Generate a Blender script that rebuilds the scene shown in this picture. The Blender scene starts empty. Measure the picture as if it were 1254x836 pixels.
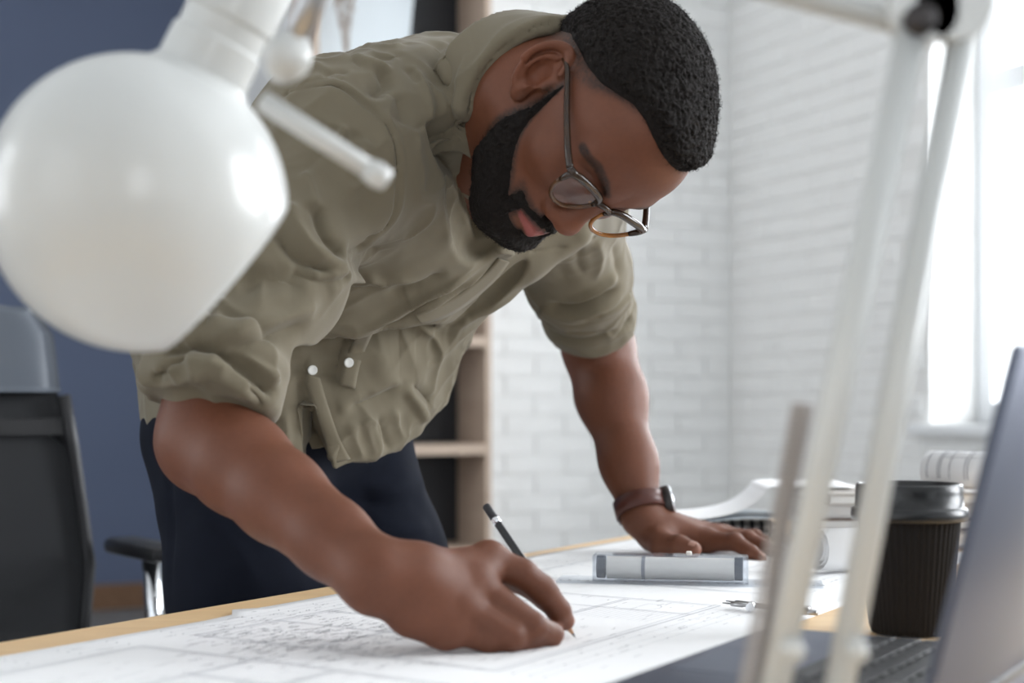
import bpy, bmesh, math, random
import numpy as np
from mathutils import Vector, Matrix, noise as mnoise

S = bpy.context.scene
C = bpy.context.collection
PI = math.pi

# ------------------------------------------------------------------ camera
F_PX, CX, HY, CZ = 1742.0, 627.0, 495.0, 0.945      # focal length in pixels, image centre, horizon row, eye height
cam_d = bpy.data.cameras.new('camera')
cam = bpy.data.objects.new('camera', cam_d)
C.objects.link(cam)
cam.location = (0, 0, CZ)
cam.rotation_euler = (PI / 2, 0, 0)
cam_d.sensor_width = 36.0
cam_d.lens = F_PX / 1254 * 36
cam_d.shift_y = (HY - 418) / 1254
cam_d.clip_start = 0.02
cam_d.dof.use_dof = True
cam_d.dof.focus_distance = 1.42
cam_d.dof.aperture_fstop = 3.8
S.camera = cam

# ------------------------------------------------------------------ world, daylight, exposure
S.view_settings.view_transform = 'Standard'
S.view_settings.look = 'None'
S.view_settings.gamma = 1.0
S.view_settings.use_curve_mapping = False
S.view_settings.exposure = 0.0
w = bpy.data.worlds.new('sky'); S.world = w
w.use_nodes = True
bg = w.node_tree.nodes['Background']
bg.inputs[0].default_value = (0.86, 0.93, 1.0, 1)
bg.inputs[1].default_value = 1.2

# plan of the room: corner of the two brick walls and their directions
CRN = np.array([0.886, 5.8]); W1 = np.array([0.906, 0.423]); W2 = np.array([0.423, -0.906])
def room(s, t, z=0.0):
    """s metres left of the corner along the back wall, t metres along the right wall towards the camera"""
    q = CRN - W1 * s + W2 * t
    return (float(q[0]), float(q[1]), z)
ROOM_ANG = math.atan2(W1[1], W1[0])
# windows: (wall, from, to, z0, z1)
WIN_R = [(1.19, 2.95), (3.85, 5.6), (6.4, 7.9)]
WIN_F = [(0.6, 2.2), (3.2, 4.8)]
WIN_L = [(0.6, 2.6), (4.2, 6.2)]
POWER = {'R': [132, 195, 12], 'F': [10, 58], 'L': [58, 14]}
WZ0, WZ1 = 0.88, 2.95
def daylight(name, loc, normal, sx, sy, power, col=(0.93, 0.965, 1.0)):
    d = bpy.data.lights.new(name, 'AREA'); d.shape = 'RECTANGLE'; d.size = sx; d.size_y = sy
    d.energy = power; d.color = col
    o = bpy.data.objects.new(name, d); C.objects.link(o)
    o.location = loc
    o.rotation_euler = Vector(normal).to_track_quat('-Z', 'Z').to_euler()
    return o
for i, (a, b) in enumerate(WIN_R):
    c = room(-0.42, (a + b) / 2, (WZ0 + WZ1) / 2)
    daylight('window_daylight', c, (-W1[0], -W1[1], -0.0), b - a, WZ1 - WZ0, POWER['R'][i])
for i, (a, b) in enumerate(WIN_F):
    c = room((a + b) / 2, 9.42, (WZ0 + WZ1) / 2)
    daylight('window_daylight', c, (-W2[0], -W2[1], -0.0), b - a, WZ1 - WZ0, POWER['F'][i])
for i, (a, b) in enumerate(WIN_L):
    c = room(6.25, (a + b) / 2, (WZ0 + WZ1) / 2)
    daylight('window_daylight', c, (W1[0], W1[1], 0.0), b - a, WZ1 - WZ0, POWER['L'][i])

# ------------------------------------------------------------------ helpers
def P(px, py, Y):
    return np.array([(px - CX) / F_PX * Y, Y, CZ - (py - HY) / F_PX * Y])
def PT(px, py, z=0.75):
    Y = (CZ - z) * F_PX / (py - HY)
    return np.array([(px - CX) / F_PX * Y, Y, z])

def tag(o, label=None, cat=None, group=None, kind=None):
    if label: o['label'] = label
    if cat: o['category'] = cat
    if group: o['group'] = group
    if kind: o['kind'] = kind
    return o
def empty(name, loc=(0, 0, 0), rz=0.0):
    o = bpy.data.objects.new(name, None); C.objects.link(o)
    o.location = loc; o.rotation_euler = (0, 0, rz); o.empty_display_size = 0.05
    return o
def link(name, me, mat=None, parent=None):
    o = bpy.data.objects.new(name, me); C.objects.link(o)
    if mat is not None and len(me.materials) == 0: me.materials.append(mat)
    if parent is not None: o.parent = parent; o.matrix_parent_inverse = PINV(parent)
    return o
def WORLD(o):
    m = Matrix.LocRotScale(o.location, o.rotation_euler, o.scale)
    return WORLD(o.parent) @ o.matrix_parent_inverse @ m if o.parent is not None else m
def PINV(p):
    """parts are modelled in world space: inverse of the parent's world matrix"""
    return WORLD(p).inverted()
def mesh(name, v, f, smooth=True):
    me = bpy.data.meshes.new(name)
    v = np.asarray(v, dtype=np.float32)
    if isinstance(f, np.ndarray):
        n, k = f.shape
        me.vertices.add(len(v)); me.vertices.foreach_set('co', v.ravel())
        me.loops.add(n * k); me.loops.foreach_set('vertex_index', f.astype(np.int32).ravel())
        me.polygons.add(n)
        me.polygons.foreach_set('loop_start', np.arange(0, n * k, k, dtype=np.int32))
        me.update(calc_edges=True)
    else:
        me.from_pydata([tuple(map(float, p)) for p in v], [], [tuple(map(int, q)) for q in f])
        me.update()
    if smooth: me.polygons.foreach_set('use_smooth', np.ones(len(me.polygons), dtype=bool))
    return me

class MB:
    """collects shapes into one mesh"""
    def __init__(s): s.v = []; s.f = []
    def add(s, v, f):
        n = len(s.v); s.v += [tuple(map(float, p)) for p in v]; s.f += [tuple(i + n for i in q) for q in f]; return s
    def box(s, c, size, M=None, bevel=0.0):
        bm = bmesh.new(); bmesh.ops.create_cube(bm, size=1.0)
        for v in bm.verts: v.co = Vector((v.co.x * size[0], v.co.y * size[1], v.co.z * size[2]))
        if bevel: bmesh.ops.bevel(bm, geom=list(bm.edges), offset=bevel, segments=2, affect='EDGES', profile=0.5)
        bm.verts.index_update()
        R = M if M is not None else np.eye(3)
        vs = [np.array(c) + R @ np.array(v.co) for v in bm.verts]
        fs = [[v.index for v in q.verts] for q in bm.faces]
        bm.free(); return s.add(vs, fs)
    def tube(s, pts, r, n=12, caps=True, close=False):
        pts = [np.array(p, float) for p in pts]; m = len(pts)
        rr = r if hasattr(r, '__len__') else [r] * m
        vs = []; fs = []; up = None
        for i, p in enumerate(pts):
            if close: t = pts[(i + 1) % m] - pts[i - 1]
            else: t = pts[min(i + 1, m - 1)] - pts[max(i - 1, 0)]
            t = t / (np.linalg.norm(t) + 1e-12)
            if up is None:
                up = np.array([0, 0, 1.0]) if abs(t[2]) < 0.9 else np.array([1.0, 0, 0])
            a = up - t * (up @ t); a /= np.linalg.norm(a) + 1e-12; up = a
            b = np.cross(t, a)
            for k in range(n):
                th = 2 * PI * k / n
                vs.append(p + rr[i] * (a * math.cos(th) + b * math.sin(th)))
        for i in range(m if close else m - 1):
            j = (i + 1) % m
            for k in range(n):
                fs.append((i * n + k, i * n + (k + 1) % n, j * n + (k + 1) % n, j * n + k))
        if caps and not close:
            fs.append(tuple(range(n))[::-1]); fs.append(tuple((m - 1) * n + k for k in range(n)))
        return s.add(vs, fs)
    def lathe(s, prof, c=(0, 0, 0), M=None, n=48, capb=True, capt=True, ripple=None):
        R = M if M is not None else np.eye(3); vs = []; fs = []
        for i, (r, z) in enumerate(prof):
            for k in range(n):
                th = 2 * PI * k / n
                q = r + (ripple(i, th) if ripple else 0)
                vs.append(np.array(c) + R @ np.array([q * math.cos(th), q * math.sin(th), z]))
        for i in range(len(prof) - 1):
            for k in range(n):
                fs.append((i * n + k, i * n + (k + 1) % n, (i + 1) * n + (k + 1) % n, (i + 1) * n + k))
        if capb: fs.append(tuple(range(n))[::-1])
        if capt: fs.append(tuple((len(prof) - 1) * n + k for k in range(n)))
        return s.add(vs, fs)
    def strip(s, pts, wv, th=0.0):
        """flat ribbon through pts with half width vectors wv"""
        n0 = len(pts); vs = []
        for p, q in zip(pts, wv): vs += [np.array(p) - q, np.array(p) + q]
        return s.add(vs, [(2 * i, 2 * i + 1, 2 * i + 3, 2 * i + 2) for i in range(n0 - 1)])
    def build(s, name, mat, parent=None, smooth=True, angle=None):
        me = mesh(name, s.v, s.f, smooth)
        if angle is not None and smooth:
            try: me.set_sharp_from_angle(angle=angle)
            except Exception: pass
        return link(name, me, mat, parent)
    def local(s, name, mat, parent, smooth=True, angle=None):
        """part modelled in its parent's own space"""
        o = s.build(name, mat, None, smooth, angle); o.parent = parent; return o
A35 = math.radians(35)

def rotz(a):
    c, s_ = math.cos(a), math.sin(a); return np.array([[c, -s_, 0], [s_, c, 0], [0, 0, 1.0]])
def frame(z, x=(1, 0, 0)):
    """matrix whose columns are x', y', z' with z' along z"""
    z = np.array(z, float); z /= np.linalg.norm(z); x = np.array(x, float); x = x - z * (x @ z)
    if np.linalg.norm(x) < 1e-6: x = np.array([0, 1.0, 0]) - z * z[1]
    x /= np.linalg.norm(x); return np.stack([x, np.cross(z, x), z], 1)

# ------------------------------------------------------------------ materials
def mat(name, col, rough=0.5, metal=0.0, spec=0.5, var=0.0, vscale=20.0, bump=0.0, bscale=200.0, col2=None,
        trans=0.0, ior=1.45, sheen=0.0, coat=0.0, attr=None, sss=0.0, detail=4.0, bdist=0.001):
    m = bpy.data.materials.new(name); m.use_nodes = True
    nt = m.node_tree; b = nt.nodes['Principled BSDF']
    I = b.inputs
    I['Base Color'].default_value = (*col, 1); I['Roughness'].default_value = rough; I['Metallic'].default_value = metal
    I['Specular IOR Level'].default_value = spec; I['IOR'].default_value = ior
    if trans: I['Transmission Weight'].default_value = trans
    if sheen: I['Sheen Weight'].default_value = sheen
    if coat: I['Coat Weight'].default_value = coat
    if sss:
        I['Subsurface Weight'].default_value = sss; I['Subsurface Scale'].default_value = 0.006
        I['Subsurface Radius'].default_value = (1.0, 0.35, 0.2)
    tc = nt.nodes.new('ShaderNodeTexCoord')
    src = None
    if attr:
        a = nt.nodes.new('ShaderNodeAttribute'); a.attribute_name = attr; src = a.outputs['Color']
    if var or col2:
        nz = nt.nodes.new('ShaderNodeTexNoise'); nz.inputs['Scale'].default_value = vscale; nz.inputs['Detail'].default_value = detail
        nt.links.new(tc.outputs['Object'], nz.inputs['Vector'])
        mx = nt.nodes.new('ShaderNodeMix'); mx.data_type = 'RGBA'
        if src is None:
            c2 = col2 if col2 else tuple(min(1, c * (1 + var)) for c in col)
            c1 = col if col2 else tuple(c * (1 - var) for c in col)
            mx.inputs[6].default_value = (*c1, 1); mx.inputs[7].default_value = (*c2, 1)
            nt.links.new(nz.outputs['Fac'], mx.inputs[0])
            src = mx.outputs[2]
        else:
            mx.blend_type = 'MULTIPLY'; mx.inputs[0].default_value = 1
            rp = nt.nodes.new('ShaderNodeMapRange'); rp.inputs[3].default_value = 1 - var; rp.inputs[4].default_value = 1 + var
            nt.links.new(nz.outputs['Fac'], rp.inputs[0]); nt.links.new(src, mx.inputs[6]); nt.links.new(rp.outputs[0], mx.inputs[7])
            src = mx.outputs[2]
    if src is not None: nt.links.new(src, I['Base Color'])
    if bump:
        n2 = nt.nodes.new('ShaderNodeTexNoise'); n2.inputs['Scale'].default_value = bscale; n2.inputs['Detail'].default_value = 3
        nt.links.new(tc.outputs['Object'], n2.inputs['Vector'])
        bp = nt.nodes.new('ShaderNodeBump'); bp.inputs['Strength'].default_value = bump; bp.inputs['Distance'].default_value = bdist
        nt.links.new(n2.outputs['Fac'], bp.inputs['Height']); nt.links.new(bp.outputs[0], I['Normal'])
    return m
def wood(name, c1, c2, scale=(1, 12, 12), rough=0.45, rz=0.0):
    m = mat(name, c1, rough); nt = m.node_tree; b = nt.nodes['Principled BSDF']
    tc = nt.nodes.new('ShaderNodeTexCoord'); mp = nt.nodes.new('ShaderNodeMapping')
    mp.inputs['Scale'].default_value = scale; mp.inputs['Rotation'].default_value = (0, 0, rz)
    nz = nt.nodes.new('ShaderNodeTexNoise'); nz.inputs['Scale'].default_value = 3.0; nz.inputs['Detail'].default_value = 6; nz.inputs['Distortion'].default_value = 0.6
    rp = nt.nodes.new('ShaderNodeValToRGB'); rp.color_ramp.elements[0].position = 0.3; rp.color_ramp.elements[1].position = 0.7
    rp.color_ramp.elements[0].color = (*c1, 1); rp.color_ramp.elements[1].color = (*c2, 1)
    nt.links.new(tc.outputs['Object'], mp.inputs[0]); nt.links.new(mp.outputs[0], nz.inputs['Vector'])
    nt.links.new(nz.outputs['Fac'], rp.inputs[0]); nt.links.new(rp.outputs[0], b.inputs['Base Color'])
    return m
def clear(name, col=(1, 1, 1), gloss=0.12, rough=0.02, body=0.0, bodycol=(0.8, 0.9, 1)):
    """thin clear sheet: mostly transparent, some gloss, a little body colour"""
    m = bpy.data.materials.new(name); m.use_nodes = True; nt = m.node_tree; nt.nodes.clear()
    out = nt.nodes.new('ShaderNodeOutputMaterial'); tr = nt.nodes.new('ShaderNodeBsdfTransparent'); tr.inputs[0].default_value = (*col, 1)
    gl = nt.nodes.new('ShaderNodeBsdfGlossy'); gl.inputs['Roughness'].default_value = rough
    fr = nt.nodes.new('ShaderNodeLayerWeight'); fr.inputs[0].default_value = 0.5
    pw = nt.nodes.new('ShaderNodeMath'); pw.operation = 'POWER'; pw.inputs[1].default_value = 4.0
    ad = nt.nodes.new('ShaderNodeMath'); ad.operation = 'MULTIPLY_ADD'; ad.inputs[1].default_value = 0.45; ad.inputs[2].default_value = gloss * 0.2
    nt.links.new(fr.outputs['Facing'], pw.inputs[0]); nt.links.new(pw.outputs[0], ad.inputs[0])
    mx = nt.nodes.new('ShaderNodeMixShader'); nt.links.new(ad.outputs[0], mx.inputs[0]); nt.links.new(gl.outputs[0], mx.inputs[2])
    if body:
        df = nt.nodes.new('ShaderNodeBsdfDiffuse'); df.inputs[0].default_value = (*bodycol, 1)
        m2 = nt.nodes.new('ShaderNodeMixShader'); m2.inputs[0].default_value = body
        nt.links.new(tr.outputs[0], m2.inputs[1]); nt.links.new(df.outputs[0], m2.inputs[2]); nt.links.new(m2.outputs[0], mx.inputs[1])
    else: nt.links.new(tr.outputs[0], mx.inputs[1])
    nt.links.new(mx.outputs[0], out.inputs[0])
    return m
M_ = {}
M_['brick'] = mat('white_painted_brick', (0.84, 0.845, 0.84), 0.6, var=0.05, vscale=6, bump=0.5, bscale=60, bdist=0.003)
M_['mortar'] = mat('white_painted_mortar', (0.80, 0.80, 0.79), 0.8, var=0.08, vscale=8, bump=0.5, bscale=80, bdist=0.003)
M_['plaster'] = mat('white_plaster', (0.86, 0.86, 0.85), 0.8, var=0.03, vscale=3)
M_['blue'] = mat('slate_blue_paint', (0.125, 0.158, 0.25), 0.6, var=0.08, vscale=2)
M_['floor'] = wood('grey_floor', (0.22, 0.22, 0.22), (0.28, 0.275, 0.27), (8, 1, 1), 0.5)
M_['skirt'] = wood('brown_skirting', (0.20, 0.11, 0.06), (0.25, 0.14, 0.08), (2, 20, 20))
M_['white'] = mat('white_frame', (0.8, 0.82, 0.84), 0.4)
M_['table'] = wood('pale_birch_top', (0.74, 0.50, 0.27), (0.84, 0.60, 0.34), (1.2, 14, 14), 0.4, rz=-math.atan2(0.848, 0.53))
M_['oak'] = wood('pale_oak', (0.42, 0.32, 0.25), (0.48, 0.38, 0.30), (1, 1, 8), 0.5)
M_['black'] = mat('black_back', (0.012, 0.013, 0.016), 0.5)
M_['pane'] = clear('window_glass')
M_['steel'] = mat('brushed_steel', (0.45, 0.45, 0.46), 0.35, metal=1.0)
M_['chrome'] = mat('chrome', (0.75, 0.77, 0.8), 0.12, metal=1.0)
M_['lampwhite'] = mat('pale_grey_lamp_enamel', (0.56, 0.57, 0.56), 0.30, coat=0.2)
M_['darkmetal'] = mat('dark_metal', (0.05, 0.045, 0.045), 0.4, metal=0.6)
M_['blackplastic'] = mat('black_plastic', (0.015, 0.015, 0.017), 0.4)

# ------------------------------------------------------------------ the room
def struct(o): o['kind'] = 'structure'; return o
RZ = rotz(ROOM_ANG)                         # local x along back wall, y into the back wall, z up
CEIL = 3.3
def rbox(mb, s0, s1, t0, t1, z0, z1, bevel=0.0):
    c = room((s0 + s1) / 2, (t0 + t1) / 2, (z0 + z1) / 2)
    return mb.box(c, (abs(s1 - s0), abs(t1 - t0), z1 - z0), RZ, bevel)
mb = MB(); rbox(mb, -0.45, 6.2, -2.2, 9.5, -0.1, 0.0); struct(mb.build('floor', M_['floor'], smooth=False))
mb = MB(); rbox(mb, -0.45, 6.2, -2.2, 9.5, CEIL, CEIL + 0.1); struct(mb.build('ceiling', M_['plaster'], smooth=False))
# blue wall at the back of the alcove, return wall, left wall
mb = MB(); rbox(mb, 1.7, 6.2, -2.0, -1.86, 0, CEIL); struct(mb.build('wall_blue', M_['blue'], smooth=False))
mb = MB(); rbox(mb, 1.9, 6.2, -1.86, -1.84, 0, 0.115, 0.004); struct(mb.build('baseboard_blue', M_['skirt'], smooth=False))
mb = MB()
edl = [-1.86] + [e for ab in WIN_L for e in ab] + [9.3]
for i in range(0, 6, 2): rbox(mb, 6.0, 6.2, edl[i], edl[i + 1], 0, CEIL)
for a, b in WIN_L: rbox(mb, 6.0, 6.2, a, b, 0, WZ0); rbox(mb, 6.0, 6.2, a, b, WZ1, CEIL)
struct(mb.build('wall_left', M_['plaster'], smooth=False))
# back brick wall (body behind the bricks)
mb = MB(); rbox(mb, 0.0, 1.8, -0.15, 0.0, 0, CEIL); rbox(mb, 1.66, 1.8, -1.86, -0.15, 0, CEIL)
wall_back = struct(mb.build('wall_back', M_['mortar'], smooth=False))
# right wall with three window openings
mb = MB()
edges = [-0.15] + [e for ab in WIN_R for e in ab] + [9.5]
for i in range(0, len(edges), 2): rbox(mb, -0.42, 0.0, edges[i], edges[i + 1], 0, CEIL)
for a, b in WIN_R:
    rbox(mb, -0.42, 0.0, a, b, 0, WZ0); rbox(mb, -0.42, 0.0, a, b, WZ1, CEIL)
wall_right = struct(mb.build('wall_right', M_['mortar'], smooth=False))
# front wall behind the camera with windows
mb = MB()
edges = [-0.42] + [max(e, -0.42) for ab in WIN_F for e in ab] + [6.2]
WF = [(0.6, 2.2), (3.2, 4.8)]
ed = [-0.42, 0.6, 2.2, 3.2, 4.8, 6.2]
for i in range(0, 6, 2): rbox(mb, ed[i], ed[i + 1], 9.3, 9.5, 0, CEIL)
for a, b in WF:
    rbox(mb, a, b, 9.3, 9.5, 0, WZ0); rbox(mb, a, b, 9.3, 9.5, WZ1, CEIL)
wall_front = struct(mb.build('wall_front', M_['plaster'], smooth=False))

# bricks: painted, each its own part where the picture shows them; the rest of the wall joined
random.seed(3)
BL, BH, BJ = 0.245, 0.0655, 0.0095
def brick_mesh(k, L=BL):
    rnd = random.Random(100 + k); bm = bmesh.new(); bmesh.ops.create_cube(bm, size=1.0)
    for v in bm.verts:
        v.co = Vector((v.co.x * L + rnd.uniform(-.003, .003), v.co.y * 0.02 + (rnd.uniform(-.002, .002) if v.co.y < 0 else 0), v.co.z * BH + rnd.uniform(-.003, .003)))
    bmesh.ops.bevel(bm, geom=[e for e in bm.edges if all(v.co.y < 0 for v in e.verts)], offset=0.006, segments=1, affect='EDGES')
    me = bpy.data.meshes.new('brick'); bm.to_mesh(me); bm.free(); me.materials.append(M_['brick']); return me
BR = [brick_mesh(k) for k in range(6)]; BRH = [brick_mesh(k + 20, BL / 2 - BJ / 2) for k in range(3)]
def lay(wall, u0, u1, z0, z1, place, rotang, skip, seen):
    rest = MB(); n = 0; row = 0; z = z0
    while z < z1:
        u = u0 - (0 if row % 2 else (BL + BJ) / 2)
        while u < u1:
            a, b = max(u, u0), min(u + BL, u1)
            if b - a > 0.03 and not skip(a, b, z, z + BH):
                c = place((a + b) / 2, z + BH / 2)
                rnd = random.Random(int(u * 977) + row * 131)
                if seen((a + b) / 2, z) :
                    full = b - a > BL - 0.01
                    me = rnd.choice(BR if full else BRH)
                    o = bpy.data.objects.new('brick', me); C.objects.link(o); o.parent = wall
                    o.location = (c[0], c[1], c[2]); o.rotation_euler = (rnd.uniform(-.006, .006), rnd.uniform(-.006, .006), rotang + rnd.uniform(-.012, .012))
                    if not full: o.scale = ((b - a) / (BL / 2 - BJ / 2), 1, 1)
                    n += 1
                else:
                    rest.box(c, (b - a, 0.02, BH), rotz(rotang), 0.0)
            u += BL + BJ
        z += BH + BJ; row += 1
    if rest.v:
        o = rest.build('brick_courses', M_['brick'], wall, smooth=False); o['kind'] = 'stuff'
    return n
n1 = lay(wall_back, 0.0, 1.8, 0.01, CEIL, lambda u, z: room(u, -0.003, z), ROOM_ANG + PI, lambda a, b, z0, z1: False,
    lambda u, z: u < 1.22 and 0.3 < z < 2.62)
win_skip = lambda a, b, z0, z1: any(b > wa and a < wb for wa, wb in WIN_R) and z1 > WZ0 - 0.05 and z0 < WZ1
def trimskip(a, b, z0, z1): return win_skip(a, b, z0, z1)
n2 = lay(wall_right, 0.02, 8.9, 0.01, CEIL, lambda u, z: room(-0.003, u, z), math.atan2(W2[1], W2[0]), trimskip,
    lambda u, z: u < 1.62 and 0.35 < z < 2.55)

# windows of the right wall
def window(name, a, b, side):
    root = struct(empty(name, room({'R': -0.2, 'L': 6.1}.get(side, (a + b) / 2), 9.4 if side == 'F' else (a + b) / 2, WZ0)))
    m = MB()
    X0, X1 = (-0.26, -0.20) if side == 'R' else (6.06, 6.12)
    fw = 0.07
    if side in 'RL':
        bx = lambda u0, u1, z0, z1, d0=X0, d1=X1: rbox(m, d0, d1, u0, u1, z0, z1, 0.005)
    else:
        bx = lambda u0, u1, z0, z1, d0=0.12, d1=0.06: rbox(m, u0, u1, 9.3 + d1, 9.3 + d0, z0, z1, 0.005)
    bx(a, a + fw, WZ0, WZ1); bx(b - fw, b, WZ0, WZ1); bx(a + fw, b - fw, WZ0, WZ0 + fw); bx(a + fw, b - fw, WZ1 - fw, WZ1)
    m.build('window_frame', M_['white'], root, smooth=False)
    mid = (a + b) / 2
    m = MB(); bx(mid - 0.04, mid + 0.04, WZ0 + fw, WZ1 - fw); m.build('mullion', M_['white'], root, smooth=False)
    for u0, u1 in ((a + fw, mid - 0.04), (mid + 0.04, b - fw)):
        m = MB(); bx(u0, u1, 1.97, 2.06); m.build('transom', M_['white'], root, smooth=False)
        for z0, z1 in ((WZ0 + fw, 1.97), (2.06, WZ1 - fw)):
            m = MB()
            if side in 'RL': rbox(m, (X0 + X1) / 2 - 0.002, (X0 + X1) / 2 + 0.002, u0, u1, z0, z1)
            else: rbox(m, u0, u1, 9.388, 9.392, z0, z1)
            m.build('pane', M_['pane'], root, smooth=False)
    if side == 'R':
        m = MB(); rbox(m, -0.2, 0.05, a - 0.06, b + 0.06, WZ0 - 0.035, WZ0, 0.004); m.build('window_sill', M_['white'], root, smooth=False)
for i, (a, b) in enumerate(WIN_R): window('window_%d' % (i + 1), a, b, 'R')
for i, (a, b) in enumerate(WF): window('window_%d' % (i + 4), a, b, 'F')
for i, (a, b) in enumerate(WIN_L): window('window_%d' % (i + 6), a, b, 'L')

# ------------------------------------------------------------------ signed distance modelling
def smin(a, b, k):
    h = np.maximum(k - np.abs(a - b), 0) / k
    return np.minimum(a, b) - h * h * k * 0.25
def smax(a, b, k): return -smin(-a, -b, k)
def cap(p, a, b, r0, r1):
    a = np.asarray(a, np.float32); ab = np.asarray(b, np.float32) - a
    t = np.clip((p - a) @ ab / (ab @ ab + 1e-12), 0, 1)
    d = p - a - t[:, None] * ab
    return np.sqrt(np.einsum('ij,ij->i', d, d)) - (r0 + (r1 - r0) * t)
def ell(p, c, r, R=None):
    q = p - np.asarray(c, np.float32)
    if R is not None: q = q @ np.asarray(R, np.float32)
    r = np.asarray(r, np.float32)
    k0 = np.sqrt(((q / r) ** 2).sum(1)); k1 = np.sqrt(((q / (r * r)) ** 2).sum(1)) + 1e-9
    return k0 * (k0 - 1) / k1
def chain(p, pts, rad, k):
    d = None
    for i in range(len(pts) - 1):
        e = cap(p, pts[i], pts[i + 1], rad[i], rad[i + 1])
        d = e if d is None else smin(d, e, k)
    return d
def surf(f, lo, hi, h, slack=1.25):
    """sparse surface nets: mesh of f = 0 inside the box lo..hi with cell size h"""
    B = 8; lo = np.array(lo, float); nb = np.ceil((np.array(hi) - lo) / (h * B)).astype(int)
    gi = np.stack(np.meshgrid(*[np.arange(n) for n in nb], indexing='ij'), -1).reshape(-1, 3)
    cen = (lo + (gi + 0.5) * h * B).astype(np.float32)
    keep = np.zeros(len(gi), bool)
    for s_ in range(0, len(gi), 400000):
        keep[s_:s_ + 400000] = np.abs(f(cen[s_:s_ + 400000])) < h * B * 0.87 * slack + h
    gi = gi[keep]
    loc = np.stack(np.meshgrid(*[np.arange(B + 1)] * 3, indexing='ij'), -1).reshape(-1, 3)
    N = nb * B + 2
    gid = lambda c: (c[..., 0].astype(np.int64) * N[1] + c[..., 1]) * N[2] + c[..., 2]
    ids = []; vs = []; qa = []
    corners = [(0, 0, 0), (1, 0, 0), (0, 1, 0), (1, 1, 0), (0, 0, 1), (1, 0, 1), (0, 1, 1), (1, 1, 1)]
    ed = [(a, b) for a in range(8) for b in range(8) if a < b and bin(a ^ b).count('1') == 1]
    CH = 1500
    for s_ in range(0, len(gi), CH):
        g = gi[s_:s_ + CH]; m = len(g)
        pts = (lo + ((g[:, None, :] * B + loc[None]) * h)).reshape(-1, 3).astype(np.float32)
        v = f(pts).reshape(m, B + 1, B + 1, B + 1)
        v = np.where(v == 0, 1e-7, v)
        ins = v < 0
        cnt = sum(ins[:, a:a + B, b:b + B, c:c + B].astype(np.int8) for a, b, c in corners)
        bi, ci, cj, ck = np.nonzero((cnt > 0) & (cnt < 8))
        cell = g[bi] * B + np.stack([ci, cj, ck], 1)
        cv = np.stack([v[bi, ci + a, cj + b, ck + c] for a, b, c in corners], 1)
        acc = np.zeros((len(bi), 3)); num = np.zeros(len(bi))
        for a, b in ed:
            sg = (cv[:, a] < 0) != (cv[:, b] < 0)
            t = np.where(sg, cv[:, a] / np.where(sg, cv[:, a] - cv[:, b], 1), 0)
            pa = np.array(corners[a], float); pb = np.array(corners[b], float)
            acc += np.where(sg[:, None], pa + t[:, None] * (pb - pa), 0); num += sg
        ids.append(gid(cell)); vs.append(lo + (cell + acc / num[:, None]) * h)
        for ax in range(3):
            sl0 = [slice(0, B)] * 3; sl1 = [slice(0, B)] * 3; sl1[ax] = slice(1, B + 1)
            A_ = ins[(slice(None), *sl0)]; B_ = ins[(slice(None), *sl1)]
            bi, i, j, k = np.nonzero(A_ != B_)
            flip = A_[bi, i, j, k]
            base = g[bi] * B + np.stack([i, j, k], 1)
            u, w_ = (ax + 1) % 3, (ax + 2) % 3
            du = np.zeros(3, int); du[u] = 1; dw = np.zeros(3, int); dw[w_] = 1
            q = np.stack([gid(base - du - dw), gid(base - dw), gid(base), gid(base - du)], 1)
            q[~flip] = q[~flip][:, ::-1]
            qa.append(q)
    ids = np.concatenate(ids); vs = np.concatenate(vs); q = np.concatenate(qa)
    o = np.argsort(ids); ids = ids[o]; vs = vs[o]
    ix = np.searchsorted(ids, q); ix = np.minimum(ix, len(ids) - 1)
    ok = (ids[ix] == q).all(1)
    return vs, ix[ok]
def vnormals(v, q):
    n = np.zeros_like(v); fn = np.cross(v[q[:, 2]] - v[q[:, 0]], v[q[:, 3]] - v[q[:, 1]])
    for i in range(4):
        for a in range(3): n[:, a] += np.bincount(q[:, i], fn[:, a], len(v))
    return n / (np.linalg.norm(n, axis=1, keepdims=True) + 1e-12)
def relax(v, q, it=1, lam=0.5):
    e = np.concatenate([q[:, [0, 1]], q[:, [1, 2]], q[:, [2, 3]], q[:, [3, 0]]]); e = np.concatenate([e, e[:, ::-1]])
    c = np.bincount(e[:, 0], minlength=len(v)) + 1e-9
    for _ in range(it):
        a = np.stack([np.bincount(e[:, 0], v[e[:, 1], k], len(v)) for k in range(3)], 1) / c[:, None]
        v = v + lam * (a - v)
    return v
def trace(f, px, py, y0=0.9, y1=2.3):
    """first point of f = 0 along the sight line through a picture point"""
    d = np.array([(px - CX) / F_PX, 1.0, -(py - HY) / F_PX]); ys = np.linspace(y0, y1, 700)
    pts = (np.array([0, 0, CZ]) + ys[:, None] * d).astype(np.float32)
    s = f(pts); i = np.nonzero(s < 0)[0]
    if len(i) == 0: return pts[int(np.argmin(s))].astype(float)
    return pts[i[0]].astype(float)
def poly_dist(v, pts):
    """distance of points to a polyline, position along it 0..1, and side vector"""
    pts = np.array(pts); L = np.concatenate([[0], np.cumsum(np.linalg.norm(np.diff(pts, axis=0), axis=1))])
    best = np.full(len(v), 9.0); par = np.zeros(len(v)); dv = np.zeros((len(v), 3))
    for i in range(len(pts) - 1):
        ab = pts[i + 1] - pts[i]; t = np.clip((v - pts[i]) @ ab / (ab @ ab + 1e-12), 0, 1)
        d = v - pts[i] - t[:, None] * ab; m = np.linalg.norm(d, axis=1); b = m < best
        best = np.where(b, m, best); par = np.where(b, (L[i] + t * (L[i + 1] - L[i])) / L[-1], par); dv[b] = d[b]
    return best, par, dv
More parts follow.
